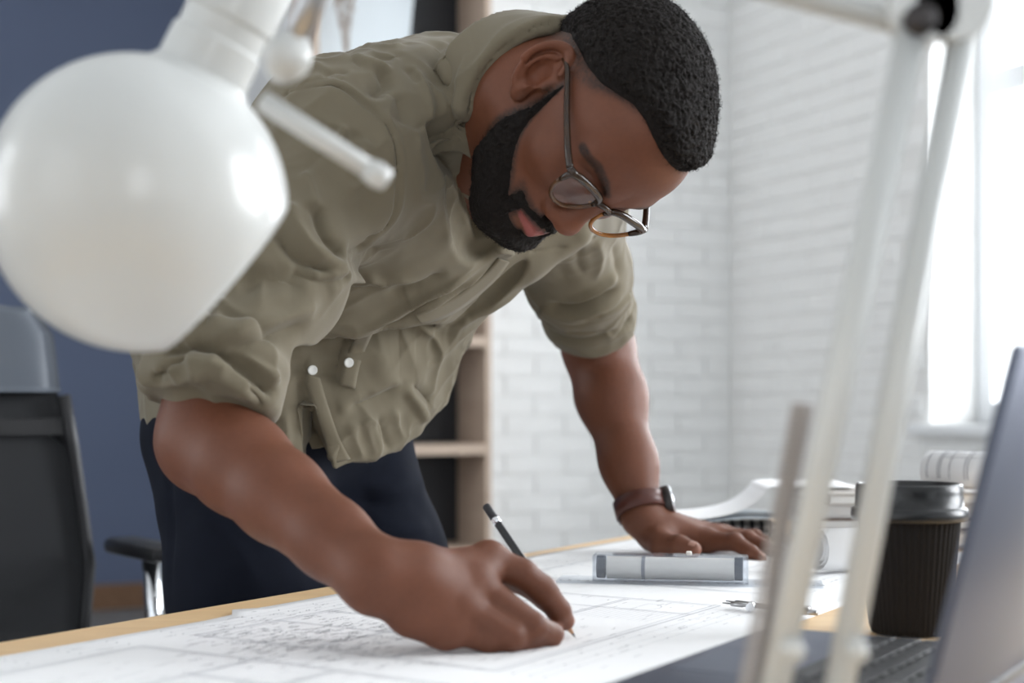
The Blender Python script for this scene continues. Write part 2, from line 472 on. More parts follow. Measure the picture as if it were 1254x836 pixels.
def smoothpoly(pts, n=4):
    pts = [np.array(p, float) for p in pts]; out = []
    for i in range(len(pts) - 1):
        p0 = pts[max(i - 1, 0)]; p1 = pts[i]; p2 = pts[i + 1]; p3 = pts[min(i + 2, len(pts) - 1)]
        for k in range(n):
            t = k / n; out.append(0.5 * (2 * p1 + (p2 - p0) * t + (2 * p0 - 5 * p1 + 4 * p2 - p3) * t * t + (3 * p1 - p0 - 3 * p2 + p3) * t ** 3))
    out.append(pts[-1]); return out
def stroke(v, nrm, pts, width, amp, sharp=0.0, taper=0.25):
    """push a ridge (amp > 0) or groove (amp < 0) of given half width along a polyline; returns displaced points"""
    pts = np.array(pts); lo = pts.min(0) - 3 * width; hi = pts.max(0) + 3 * width
    s = np.nonzero(((v > lo) & (v < hi)).all(1))[0]
    if len(s) == 0: return v
    d, t, dv = poly_dist(v[s], pts)
    fall = np.clip(np.minimum(t, 1 - t) / taper, 0, 1) if taper > 0 else 1.0
    fall = fall * fall * (3 - 2 * fall) if taper > 0 else 1.0
    prof = (0.45 * np.exp(-d / (width * 0.55)) + 0.55 * np.exp(-(d / width) ** 2))
    v = v.copy(); v[s] += nrm[s] * (amp * fall * prof)[:, None]
    return v
def vcolor(me, col):
    a = me.color_attributes.new('Col', 'FLOAT_COLOR', 'POINT')
    c = np.ones((len(me.vertices), 4), np.float32); c[:, :3] = col
    a.data.foreach_set('color', c.ravel())
def hash3(p, s=1.0):
    q = np.floor(p * s).astype(np.int64)
    h = (q[:, 0] * 73856093) ^ (q[:, 1] * 19349663) ^ (q[:, 2] * 83492791)
    return ((h * 2654435761) % 1000003) / 1000003.0
def vnoise(p, s):
    """smooth value noise, 0..1"""
    q = p * s; i = np.floor(q); f = q - i; f = f * f * (3 - 2 * f); r = 0
    for a in (0, 1):
        for b in (0, 1):
            for c in (0, 1):
                h = hash3(i + np.array([a, b, c]))
                r = r + h * (f[:, 0] if a else 1 - f[:, 0]) * (f[:, 1] if b else 1 - f[:, 1]) * (f[:, 2] if c else 1 - f[:, 2])
    return r

# ------------------------------------------------------------------ the man: frame and joints
FW = np.array([0.848, -0.530, 0.0]); LF = np.array([0.530, 0.848, 0.0]); UP = np.array([0, 0, 1.0])
HC = np.array([-0.29, 1.75, 0.0])
def MF(f, l, z): return HC + FW * f + LF * l + UP * z
SR = np.array([-0.166, 1.400, 1.186]); ER = P(258, 538, 1.250); WR = P(462, 706, 1.100)
SL = np.array([0.050, 1.700, 1.200]); EL = P(733, 425, 1.960); WL = P(787, 632, 1.850)
HT = np.array([0.0743, 1.380, 1.2206])
HR = np.array([[0.5541, 0.0023, 0.8324], [0.7751, -0.3660, -0.5150], [-0.3035, -0.9306, 0.2046]])   # columns: his left, face forward, crown
def HL(x, y, z): return HT + HR @ np.array([x, y, z])

# ---- head in its own space: x to his left, y out of the face, z to the crown, origin between the ear canals
def mir(q): q = q.copy(); q[:, 0] = np.abs(q[:, 0]); return q
def ear_sdf(m):
    o = np.array([0.0765, -0.015, 0.000], np.float32)
    wv = np.array([0.86, 0.42, 0.12]); wv /= np.linalg.norm(wv)            # out of the ear's plane
    vv = np.array([0.05, -0.24, 0.97]); vv = vv - wv * (vv @ wv); vv /= np.linalg.norm(vv)
    uv = np.cross(vv, wv)                                                   # towards the back of the head is -u
    q = (m - o) @ np.stack([uv, vv, wv], 1).astype(np.float32)
    sg = 1.0 if uv[1] > 0 else -1.0
    u = q[:, 0] * sg; v = q[:, 1]; w_ = q[:, 2]                              # u forward, v up, w outward
    ua = np.where(v < -0.012, 0.0145, 0.0175)
    e = np.sqrt((u / ua) ** 2 + (v / 0.0305) ** 2) + 1e-6
    lift = 0.0055 + 0.010 * np.clip(-u / 0.02, 0, 1)                          # back rim stands out from the head
    d = np.maximum(np.abs(w_ - lift * 0.5) - 0.0038, (e - 1.0) * 0.017)      # ear plate
    ring = np.sqrt(((e - 0.93) * 0.022) ** 2 + (w_ - lift - 0.0030) ** 2) - 0.0040
    front = np.clip((u - 0.008) / 0.006, 0, 1) * np.clip((0.010 - v) / 0.01, 0, 1)
    ring = ring + front * 0.02
    d = smin(d, ring, 0.004)
    e2 = np.sqrt(((u - 0.003) / 0.0115) ** 2 + ((v + 0.003) / 0.0195) ** 2) + 1e-6
    anti = np.sqrt(((e2 - 1.0) * 0.014) ** 2 + (w_ - lift - 0.0022) ** 2) - 0.0028
    anti = anti + np.clip((u - 0.002) / 0.006, 0, 1) * 0.02
    d = smin(d, anti, 0.003)
    con = np.sqrt(((u - 0.0030) / 0.0098) ** 2 + ((v + 0.005) / 0.0140) ** 2 + ((w_ - 0.0105) / 0.0125) ** 2)
    d = smax(d, -(con - 1) * 0.009, 0.003)
    tr = np.sqrt(((u - 0.0145)) ** 2 + (v + 0.005) ** 2 * 0.5 + (w_ - 0.004) ** 2) - 0.0048
    d = smin(d, tr, 0.004)
    lob = np.sqrt((u - 0.005) ** 2 + ((v + 0.031) * 0.8) ** 2 + ((w_ - 0.004) * 1.5) ** 2) - 0.0088
    return smin(d, lob, 0.006)
def head_core(q, ears=True):
    m = mir(q)
    d = ell(q, (0, -0.008, 0.036), (0.0765, 0.100, 0.081))
    d = smin(d, ell(q, (0, 0.043, 0.044), (0.060, 0.046, 0.050)), 0.03)
    d = smin(d, ell(q, (0, 0.032, -0.022), (0.0605, 0.057, 0.078)), 0.03)
    d = smin(d, ell(m, (0.044, 0.057, -0.014), (0.021, 0.021, 0.019)), 0.022)
    d = smin(d, cap(m, (0.054, 0.002, -0.052), (0.022, 0.074, -0.089), 0.017, 0.016), 0.03)
    d = smin(d, ell(q, (0, 0.074, -0.090), (0.022, 0.018, 0.017)), 0.022)
    d = smin(d, ell(q, (0, 0.0705, -0.058), (0.033, 0.029, 0.027)), 0.022)
    d = smin(d, cap(m, (0.012, 0.0860, 0.031), (0.046, 0.0735, 0.032), 0.0105, 0.0085), 0.014)
    d = smax(d, -ell(m, (0.032, 0.1005, 0.012), (0.020, 0.0165, 0.0125)), 0.012)
    d = smin(d, ell(m, (0.032, 0.0750, 0.012), (0.0145, 0.0135, 0.0125)), 0.004)
    d = smax(d, -cap(m, (0.020, 0.0920, 0.0055), (0.044, 0.0855, 0.007), 0.0014, 0.0012), 0.002)
    d = smin(d, cap(q, (0, 0.086, 0.020), (0, 0.1015, -0.022), 0.0085, 0.0120), 0.014)
    d = smin(d, ell(q, (0, 0.1030, -0.0270), (0.0155, 0.0130, 0.0120)), 0.008)
    d = smin(d, ell(m, (0.0165, 0.0940, -0.0315), (0.0105, 0.0125, 0.0095)), 0.006)
    d = smax(d, -ell(m, (0.0085, 0.0985, -0.0415), (0.0042, 0.0070, 0.0055)), 0.003)
    d = smin(d, cap(m, (0.003, 0.1005, -0.0570), (0.024, 0.0870, -0.0620), 0.0058, 0.0032), 0.005)
    d = smin(d, cap(m, (0.000, 0.0995, -0.0680), (0.022, 0.0870, -0.0640), 0.0070, 0.0034), 0.005)
    d = smax(d, -cap(m, (0.000, 0.1085, -0.0622), (0.025, 0.0910, -0.0630), 0.0016, 0.0012), 0.003)
    if ears:
        d = smin(d, ell(m, (0.0690, -0.014, 0.000), (0.0085, 0.013, 0.022)), 0.006)
        d = smin(d, ear_sdf(m), 0.005)
    return d
def head_far(p, f, c, r):
    """evaluate f only near its own ball"""
    dist = np.sqrt(((p - np.asarray(c, np.float32)) ** 2).sum(1)) - r
    out = np.maximum(dist, 0.03).astype(np.float32); s = dist < 0.03
    if s.any(): out[s] = f(p[s])
    return out
HRf = HR.astype(np.float32)
def to_head(p): return (p - HT.astype(np.float32)) @ HRf
def head_world(p): return head_core(to_head(p))

# ---- hands
def finger(p, pts, rad): return chain(p, pts, rad, 0.003)
# right hand: closed round the pencil, resting on its little finger side
RH = dict(
    carp=P(505, 712, 1.112),
    mcp=[P(600, 688, 1.158), P(582, 716, 1.133), P(564, 744, 1.118), P(546, 768, 1.112)],
    idx=[P(600, 688, 1.158), P(640, 703, 1.158), P(664, 722, 1.163), P(684, 747, 1.178), P(692, 760, 1.186)],
    mid=[P(582, 716, 1.133), P(652, 767, 1.131), P(673, 777, 1.150), P(679, 776, 1.172)],
    rng=[P(564, 744, 1.118), P(626, 779, 1.119), P(648, 783, 1.140), P(640, 780, 1.165)],
    pky=[P(546, 766, 1.112), P(600, 785, 1.118), P(622, 786, 1.140), P(606, 781, 1.160)],
    thb=[P(498, 700, 1.135), P(560, 700, 1.178), P(632, 704, 1.212), P(668, 728, 1.214), P(686, 752, 1.206)])
def hand_r(p):
    d = chain(p, [WR, RH['carp']], [0.0285, 0.0290], 0.01)
    for q, r in zip(RH['mcp'], (0.0155, 0.0155, 0.0150, 0.0140)):
        d = smin(d, cap(p, RH['carp'], q, 0.0220, r), 0.016)
    d = smin(d, cap(p, RH['mcp'][3], P(505, 752, 1.105), 0.0140, 0.0180), 0.015)
    for a, b in ((0, 1), (1, 2), (2, 3)): d = smin(d, cap(p, RH['mcp'][a], RH['mcp'][b], 0.0135, 0.013), 0.010)
    d = smin(d, finger(p, RH['idx'], (0.0145, 0.0125, 0.0120, 0.0102, 0.0082)), 0.0045)
    d = smin(d, finger(p, RH['mid'], (0.0140, 0.0118, 0.0105, 0.0085)), 0.004)
    d = smin(d, finger(p, RH['rng'], (0.0140, 0.0115, 0.0100, 0.0085)), 0.005)
    d = smin(d, finger(p, RH['pky'], (0.0125, 0.0098, 0.0088, 0.0075)), 0.005)
    d = smin(d, chain(p, RH['thb'], (0.020, 0.0155, 0.0130, 0.0115, 0.0090), 0.006), 0.010)
    for q in RH['mcp'][:3]: d = smin(d, ell(p, q + np.array([-.002, -.004, .006]), (0.0105, 0.0105, 0.0105)), 0.008)
    return d
LH = dict(
    carp=P(812, 650, 1.852),
    mcp=[P(866, 662, 1.835), P(876, 657, 1.862), P(884, 656, 1.890), P(888, 657, 1.915)],
    idx=[P(866, 662, 1.835), P(900, 664, 1.806), P(920, 676, 1.784), P(933, 684, 1.772)],
    mid=[P(876, 657, 1.862), P(916, 661, 1.842), P(940, 671, 1.824), P(956, 678, 1.816)],
    rng=[P(884, 656, 1.890), P(924, 659, 1.886), P(946, 667, 1.876), P(962, 671, 1.872)],
    pky=[P(888, 657, 1.915), P(920, 661, 1.925), P(936, 666, 1.925), P(950, 667, 1.925)],
    thb=[P(800, 655, 1.835), P(812, 668, 1.806), P(832, 668, 1.785), P(849, 673, 1.772)])
def hand_l(p):
    d = chain(p, [WL, LH['carp']], [0.0265, 0.0270], 0.01)
    for q, r in zip(LH['mcp'], (0.0145, 0.0145, 0.0140, 0.0130)):
        d = smin(d, cap(p, LH['carp'], q, 0.0200, r), 0.014)
    for a, b in ((0, 1), (1, 2), (2, 3)): d = smin(d, cap(p, LH['mcp'][a], LH['mcp'][b], 0.012, 0.012), 0.008)
    d = smin(d, finger(p, LH['idx'], (0.0140, 0.0112, 0.0092, 0.0070)), 0.007)
    d = smin(d, finger(p, LH['mid'], (0.0140, 0.0112, 0.0095, 0.0072)), 0.006)
    d = smin(d, finger(p, LH['rng'], (0.0135, 0.0108, 0.0090, 0.0070)), 0.006)
    d = smin(d, finger(p, LH['pky'], (0.0120, 0.0092, 0.0080, 0.0065)), 0.006)
    d = smin(d, chain(p, LH['thb'], (0.021, 0.0165, 0.0130, 0.0105), 0.006), 0.014)
    for q in LH['idx'][1:2] + LH['mid'][1:2] + LH['rng'][1:2]: d = smin(d, ell(p, q + np.array([0, 0, .003]), (0.0105, 0.0105, 0.0100)), 0.004)
    return d
# ---- arms and neck
def lerp(a, b, t): return a + (b - a) * t
def arms(p):
    # right: upper arm, elbow, forearm
    dd = WR - ER
    d = chain(p, [lerp(SR, ER, 0.2), P(338, 335, 1.335), P(268, 465, 1.268), ER], [0.035, 0.038, 0.040, 0.042], 0.03)
    side = np.cross(dd, UP); side /= np.linalg.norm(side)
    d = smin(d, chain(p, [ER, lerp(ER, WR, 0.2), lerp(ER, WR, 0.45), lerp(ER, WR, 0.75), WR], [0.0430, 0.0425, 0.0375, 0.0310, 0.0280], 0.012), 0.02)
    d = smin(d, ell(p, ER + np.array([-0.006, 0.012, -0.002]), (0.030, 0.030, 0.034)), 0.03)
    # left
    e = chain(p, [lerp(SL, EL, 0.4), EL], [0.050, 0.045], 0.03)
    e = smin(e, chain(p, [EL, lerp(EL, WL, 0.3), lerp(EL, WL, 0.7), WL], [0.0445, 0.0435, 0.0330, 0.0265], 0.03), 0.03)
    return np.minimum(d, e)
NB = MF(0.285, -0.05, 1.235)
def neck(p):
    d = chain(p, [NB, HL(0, -0.034, -0.058), HL(0, -0.022, -0.010)], [0.068, 0.067, 0.058], 0.03)
    d = smin(d, chain(p, [MF(0.2, -0.04, 1.12), MF(0.27, -0.05, 1.18), NB], [0.05, 0.055, 0.07], 0.04), 0.05)
    d = smin(d, cap(p, MF(0.26, -0.05, 1.19), lerp(SR, ER, 0.2), 0.045, 0.035), 0.03)
    d = smin(d, cap(p, MF(0.26, -0.05, 1.19), lerp(SL, EL, 0.4), 0.045, 0.042), 0.03)
    return smin(d, cap(p, MF(0.2, -0.04, 1.12), MF(0.0, 0, 0.98), 0.05, 0.06), 0.05)
def body_sdf(p):
    d = smin(head_far(p, head_world, HT + HR @ np.array([0, 0, 0.015]), 0.165), neck(p), 0.018)
    d = smin(d, arms(p), 0.02)
    d = smin(d, head_far(p, hand_r, P(570, 735, 1.14), 0.15), 0.012)
    d = smin(d, head_far(p, hand_l, P(870, 660, 1.84), 0.16), 0.012)
    return d

# ------------------------------------------------------------------ the man: body, hair, beard
person = empty('person', (float(MF(0.03, 0, 0)[0]), float(MF(0.03, 0, 0)[1]), 0))
tag(person, 'bearded man in olive shirt and dark trousers leaning over drawing table, pencil in hand', 'person')
def itp(x, xs, ys): return np.interp(x, xs, ys)
def sstep(x, a, b):
    t = np.clip((x - a) / (b - a), 0, 1); return t * t * (3 - 2 * t)
def g_hair(q):
    return q[:, 2] - itp(q[:, 1], [-0.11, -0.08, -0.05, -0.02, 0.0, 0.02, 0.034, 0.043, 0.056, 0.07, 0.085, 0.1],
                         [-0.035, -0.010, 0.022, 0.036, 0.044, 0.056, 0.070, 0.080, 0.0855, 0.0865, 0.086, 0.090])
def g_beard(q):
    x = np.abs(q[:, 0]); y = q[:, 1]; z = q[:, 2]
    zu = itp(y, [0.0, 0.010, 0.018, 0.025, 0.035, 0.048, 0.066, 0.082, 0.1], [0.03, 0.018, -0.008, -0.024, -0.036, -0.046, -0.058, -0.068, -0.080])
    yl = itp(-z, [-0.02, 0.0, 0.047, 0.072, 0.10], [0.006, 0.006, 0.013, 0.016, 0.024])
    wd = itp(-z, [-0.02, 0.02, 0.05, 0.08], [0.010, 0.016, 0.03, 0.09])
    jaw = np.minimum(np.minimum(zu - z, y - yl), wd - (y - yl) * 0.6)
    mus = np.minimum(np.minimum((-0.0425 - 0.42 * np.maximum(x - 0.006, 0)) - z, z + 0.0535 + 0.28 * x), np.minimum(0.034 - x, y - 0.07))
    side = np.minimum(np.minimum(x - 0.0265, 0.040 - x), np.minimum(-0.050 - z, y - 0.06))
    chin = np.minimum(-0.0805 - 0.0 * x - z, y - 0.02)
    soul = np.minimum(0.006 - x, np.minimum(-0.0745 - z, y - 0.07))
    return np.maximum(np.maximum(np.maximum(jaw, chin), np.maximum(mus, side)), soul)
def fibre(p, s): return vnoise(p, s) * 0.65 + vnoise(p + 3.7, s * 2.1) * 0.35

v, q = surf(body_sdf, (-0.48, 1.02, 0.73), (0.33, 2.05, 1.40), 0.0018)
v = relax(v, q, 1, 0.4)
# skin colour: lips, brows, stubble under hair and beard, paler nails and finger ends
hq = to_head(v.astype(np.float32)).astype(float)
nearh = (np.abs(hq) < 0.16).all(1)
base = np.array([0.135, 0.048, 0.025])
col = np.tile(base, (len(v), 1))
n1 = vnoise(v, 45.0)[:, None]; col *= 0.93 + 0.14 * n1
def mixc(w_, c): 
    global col
    col = col * (1 - w_[:, None]) + np.array(c) * w_[:, None]
ax = np.abs(hq[:, 0])
warm = np.exp(-((hq[:, 1] - 0.115) / 0.02) ** 2 - ((hq[:, 2] + 0.032) / 0.018) ** 2 - (ax / 0.025) ** 2) * nearh
mixc(warm * 0.5, (0.22, 0.075, 0.040))
warm = np.exp(-((hq[:, 1] + 0.012) / 0.02) ** 2 - ((hq[:, 2] + 0.002) / 0.025) ** 2) * (ax > 0.071) * nearh
mixc(warm * 0.45, (0.21, 0.07, 0.037))
lip = sstep(-np.abs(hq[:, 2] + 0.0625 + 0.02 * ax) + 0.0105 - 0.26 * ax, 0, 0.0015) * (hq[:, 1] > 0.083) * nearh
mixc(lip, (0.28, 0.080, 0.070))
bx, _, _ = poly_dist(np.stack([ax, hq[:, 1], hq[:, 2]], 1), [(0.014, 0.096, 0.0265), (0.030, 0.094, 0.0325), (0.046, 0.086, 0.0345), (0.060, 0.071, 0.027)])
brow = sstep(-bx, -0.0065, -0.003) * nearh
mixc(brow * (0.55 + 0.45 * vnoise(v, 700.0)), (0.012, 0.009, 0.008))
sp = vnoise(hq, 650.0)
fade = sstep(g_hair(hq), -0.034, 0.004) * nearh * sstep(hq[:, 1] * 0.6 - g_hair(hq) * 1.0, 0.040, 0.018) * (1 - 0.9 * ((ax > 0.079) & (hq[:, 2] < 0.036)))
mixc(np.clip(fade * (0.35 + 0.9 * sp), 0, 0.92), (0.018, 0.012, 0.010))
gb = g_beard(hq)
mixc(np.clip(sstep(gb, -0.007, 0.003) * (0.45 + 0.8 * sp), 0, 0.95) * nearh, (0.015, 0.011, 0.009))
fold = lambda c, r, cc, a: mixc(np.exp(-(((v - c) ** 2).sum(1)) / r ** 2) * a, cc)
for h_, z_ in ((RH, 0), (LH, 0)):
    for k in ('idx', 'mid', 'rng', 'pky', 'thb'):
        fold(h_[k][-1] + np.array([.003, 0, 0]), 0.010, (0.30, 0.13, 0.085), 0.5)
    for k in ('idx', 'mid', 'rng'):
        fold(h_[k][1], 0.010, (0.095, 0.034, 0.019), 0.55); fold(h_[k][0], 0.010, (0.11, 0.04, 0.023), 0.35)
me = mesh('body', v, q); vcolor(me, col)
M_['skin'] = mat('brown_skin', base, 0.52, spec=0.38, attr='Col', var=0.12, vscale=220, bump=0.30, bscale=1100, bdist=0.0006)
body = link('body', me, M_['skin'], person)

# close-cropped curly hair and full beard, each a grown volume over the skin
M_['hair'] = mat('black_curly_hair', (0.0085, 0.0062, 0.0052), 0.75, spec=0.22, bump=0.6, bscale=1400, bdist=0.001, var=0.5, vscale=500)
def hair_sdf(p):
    q = to_head(p); g = g_hair(q)
    th = 0.0125 * sstep(g, -0.004, 0.022) * (0.55 + 0.45 * sstep(q[:, 2], 0.03, 0.085))
    d = head_core(q, False) - th
    s = np.abs(d) < 0.012
    if s.any(): d[s] = d[s] - (fibre(q[s].astype(float), 380.0) - 0.5) * 0.0058 * sstep(g[s], -0.002, 0.012)
    return smax(d, -(g + 0.001), 0.004)
v, q = surf(hair_sdf, HT - 0.17, HT + 0.17, 0.0012, 1.1)
HV = (v, q)
hair = link('hair', mesh('hair', v, q), M_['hair'], person)
def beard_sdf(p):
    q = to_head(p); g = g_beard(q)
    th = 0.0085 * sstep(g, -0.002, 0.012) * (0.50 + 0.9 * sstep(-q[:, 2], 0.06, 0.10))
    d = head_core(q, False) - th + 0.0006
    s = np.abs(d) < 0.012
    if s.any(): d[s] = d[s] - (fibre(q[s].astype(float), 420.0) - 0.5) * 0.0042 * sstep(g[s], -0.001, 0.006)
    return smax(d, -(g + 0.0005) * 0.8, 0.003)
v, q = surf(beard_sdf, HT - 0.15, HT + 0.15, 0.0014, 1.1)
beard = link('beard', mesh('beard', v, q), M_['hair'], person)

# loose curls standing off the hair and the beard
def curls(name, src_v, src_q, n, ln, rad, seed, parent):
    rg = np.random.default_rng(seed); nr = vnormals(src_v, src_q); ix = rg.integers(0, len(src_v), n)
    vs = np.zeros((n, 5, 3, 3)); 
    root = src_v[ix]; d = nr[ix] + rg.normal(0, 0.55, (n, 3)); d /= np.linalg.norm(d, axis=1, keepdims=True)
    side = np.cross(d, rg.normal(0, 1, (n, 3))); side /= np.linalg.norm(side, axis=1, keepdims=True); oth = np.cross(d, side)
    L = (ln * rg.uniform(0.5, 1.3, n))[:, None]
    for k in range(5):
        t = k / 4; c = root + d * L * (t - 0.35 * t * t) + side * L * 0.30 * math.sin(t * 4.5) + oth * L * 0.30 * (1 - math.cos(t * 4.5)) * 0.6
        for m_ in range(3):
            a = 2 * PI * m_ / 3; vs[:, k, m_] = c + (side * math.cos(a) + oth * math.sin(a)) * rad * (1 - 0.6 * t)
    base_ = (np.arange(n) * 15)[:, None]; fs = []
    for k in range(4):
        for m_ in range(3): fs.append(base_ + np.array([[k * 3 + m_, k * 3 + (m_ + 1) % 3, (k + 1) * 3 + (m_ + 1) % 3, (k + 1) * 3 + m_]]))
    o = link(name, mesh(name, vs.reshape(-1, 3), np.concatenate(fs)), M_['hair'], parent); o['kind'] = 'stuff'
curls('loose_curls', HV[0], HV[1], 9000, 0.0042, 0.00024, 3, hair)
curls('loose_curls', v, q, 4500, 0.0038, 0.00020, 4, beard)
# finger nails
M_['nail'] = mat('finger_nail', (0.40, 0.22, 0.17), 0.3)
def nail(c, d, nrm, L=0.011, W=0.0085):
    d = d / np.linalg.norm(d); nrm = nrm - d * (nrm @ d); nrm /= np.linalg.norm(nrm); s_ = np.cross(d, nrm)
    vs = []; fs = []; nu, nv = 7, 6
    for i in range(nu):
        a = (i / (nu - 1) - 0.5)
        for j in range(nv):
            b = j / (nv - 1) - 0.5
            ww = W * (1 - 0.25 * (2 * a) ** 4)
            vs.append(c + d * a * L + s_ * b * ww + nrm * (-0.0016 * (2 * b) ** 2 - 0.0006 * (2 * a) ** 2))
    for i in range(nu - 1):
        for j in range(nv - 1): fs.append((i * nv + j, i * nv + j + 1, (i + 1) * nv + j + 1, (i + 1) * nv + j))
    MB().add(vs, fs).build('finger_nail', M_['nail'], body)
for k, r in (('thb', 0.0107), ('idx', 0.0074), ('mid', 0.0076), ('rng', 0.0074)):
    a, b = LH[k][-2], LH[k][-1]
    nn = UP if k != 'thb' else np.array([0.1, -0.6, 0.8])
    d = b - a; d /= np.linalg.norm(d); n2 = nn - d * (nn @ d); n2 /= np.linalg.norm(n2)
    nail(b + n2 * (r + 0.0004) - d * 0.001, d, n2, 0.011 if k != 'thb' else 0.013, 0.0085 if k != 'thb' else 0.011)
a, b = RH['idx'][-2:]; d = b - a; d /= np.linalg.norm(d); nn = np.array([0.75, -0.25, 0.6]); n2 = nn - d * (nn @ d); n2 /= np.linalg.norm(n2)
nail(b + n2 * 0.0083 - d * 0.001, d, n2, 0.010, 0.009)

# ------------------------------------------------------------------ shirt
def mrot(ang):
    c, s_ = math.cos(math.radians(ang)), math.sin(math.radians(ang))
    sp_ = FW * c + UP * s_; nn = np.cross(sp_, LF)
    return np.stack([sp_, LF, nn], 1)
CUFR = lerp(SR, ER, 0.99); CUFL = lerp(SL, EL, 0.88)
def man(p):
    r = p - HC.astype(np.float32); return r @ FW.astype(np.float32), r @ LF.astype(np.float32), p[:, 2]
def skirt_d(p):
    f, l, z = man(p)
    a = 0.165 + 0.035 * np.clip((z - 0.90) / 0.15, -1, 1); b = 0.192
    return np.maximum((np.sqrt(((f - 0.030) / a) ** 2 + (l / b) ** 2) - 1) * 0.17, z - 1.03)
HEM = [trace(skirt_d, 408, 579), trace(skirt_d, 524, 522), trace(skirt_d, 165, 503)]
_hn = np.cross(HEM[1] - HEM[0], HEM[2] - HEM[0]); _hn /= np.linalg.norm(_hn); _hn = _hn if _hn[2] > 0 else -_hn
def hem_d(p):
    f, l, z = man(p)
    return -((p - HEM[0].astype(np.float32)) @ _hn.astype(np.float32)) + 0.003 * np.sin(l * 40 + f * 25)
AXN = HL(0, -0.03, -0.06) - NB; AXN = AXN / np.linalg.norm(AXN)
CN = NB + AXN * 0.132
THROAT = -HR[:, 1] * -1.0; THROAT = THROAT - AXN * (THROAT @ AXN); THROAT /= np.linalg.norm(THROAT)
def collar_d(p):
    r = p - CN.astype(np.float32); h = r @ AXN.astype(np.float32); rv = r - h[:, None] * AXN.astype(np.float32)
    rad = np.sqrt((rv ** 2).sum(1)) + 1e-6; cs = rv @ THROAT.astype(np.float32) / rad
    R_ = 0.0760 + 0.002 * np.clip(-cs, 0, 1)
    hh = h + 0.050 * cs                                    # lower towards the throat
    stand = np.maximum(np.abs(rad - (R_ - 0.10 * hh)) - 0.0034, np.abs(hh - 0.004) - 0.030)
    fall = np.maximum(np.abs(rad - (R_ + 0.0050 + 0.36 * (0.030 - hh))) - 0.0034, np.abs(hh - 0.006) - 0.028)
    d = np.minimum(stand, fall)
    return np.maximum(d, (cs - 0.90) * 0.08)
LPAN = [P(705, 288, 1.62), P(645, 318, 1.62), P(600, 342, 1.63), P(556, 372, 1.66)]
def torso(p):
    d = ell(p, MF(0.265, -0.055, 1.200), (0.155, 0.205, 0.118), mrot(32))
    d = smin(d, ell(p, MF(0.165, -0.035, 1.110), (0.21, 0.185, 0.118), mrot(42)), 0.06)
    d = smin(d, ell(p, MF(0.06, -0.01, 1.02), (0.16, 0.175, 0.135), mrot(60)), 0.06)
    d = smin(d, cap(p, SR, MF(0.28, -0.05, 1.235), 0.080, 0.085), 0.05)
    d = smin(d, cap(p, SL, MF(0.28, -0.05, 1.235), 0.077, 0.085), 0.05)
    d = smin(d, cap(p, NB - AXN * 0.03, NB + AXN * 0.055, 0.100, 0.074), 0.035)
    d = smin(d, chain(p, LPAN, [0.014, 0.018, 0.020, 0.016], 0.02), 0.045)
    d = smin(d, skirt_d(p), 0.05)
    return smax(d, hem_d(p), 0.004)
def cuff(p, c, a, R_, L_, rr=0.007):
    r = p - np.asarray(c, np.float32); h = r @ np.asarray(a, np.float32); rad = np.sqrt(np.maximum((r ** 2).sum(1) - h * h, 0))
    x = rad - (R_ - rr); y = np.abs(h) - (L_ - rr)
    return np.minimum(np.maximum(x, y), 0) + np.sqrt(np.maximum(x, 0) ** 2 + np.maximum(y, 0) ** 2) - rr
def unit(a): return a / np.linalg.norm(a)
AR = unit(ER - SR); AL = unit(EL - SL)
AR2 = unit(np.array([-0.20, -0.36, -0.91]))
SLV = [SR + np.array([-0.012, 0, 0]), P(336, 328, 1.325), P(270, 450, 1.258)]
CUFC = P(262, 464, 1.247)
def sleeves(p):
    d = chain(p, SLV, [0.084, 0.070, 0.054], 0.03)
    e = chain(p, [SL, lerp(SL, EL, 0.5), lerp(SL, EL, 0.74)], [0.080, 0.063, 0.049], 0.03)
    return d, e
def cuffs(p):
    d = cuff(p, CUFC, AR2, 0.0605, 0.0240, 0.009)
    d = smin(d, cuff(p, CUFC - AR2 * 0.026, unit(AR2 + np.array([-0.12, 0, 0.05])), 0.0610, 0.009, 0.008), 0.006)
    e = cuff(p, lerp(SL, EL, 0.775), AL, 0.0605, 0.017, 0.008)
    e = smin(e, cuff(p, lerp(SL, EL, 0.71), unit(AL + np.array([0.3, 0, 0.15])), 0.0595, 0.008, 0.007), 0.006)
    e = smin(e, cuff(p, lerp(SL, EL, 0.655), unit(AL + np.array([-0.15, 0, -0.2])), 0.0605, 0.007, 0.007), 0.007)
    return d, e
def shirt_smooth(p):
    d = torso(p); a, b = sleeves(p); c, e = cuffs(p)
    d = smin(d, smin(a, c, 0.010), 0.040); d = smin(d, smin(b, e, 0.010), 0.040)
    return d
TR = lambda *pts: [trace(shirt_smooth, x, y) for x, y in pts]
INW = np.array([-0.2, 1.0, 0.1])
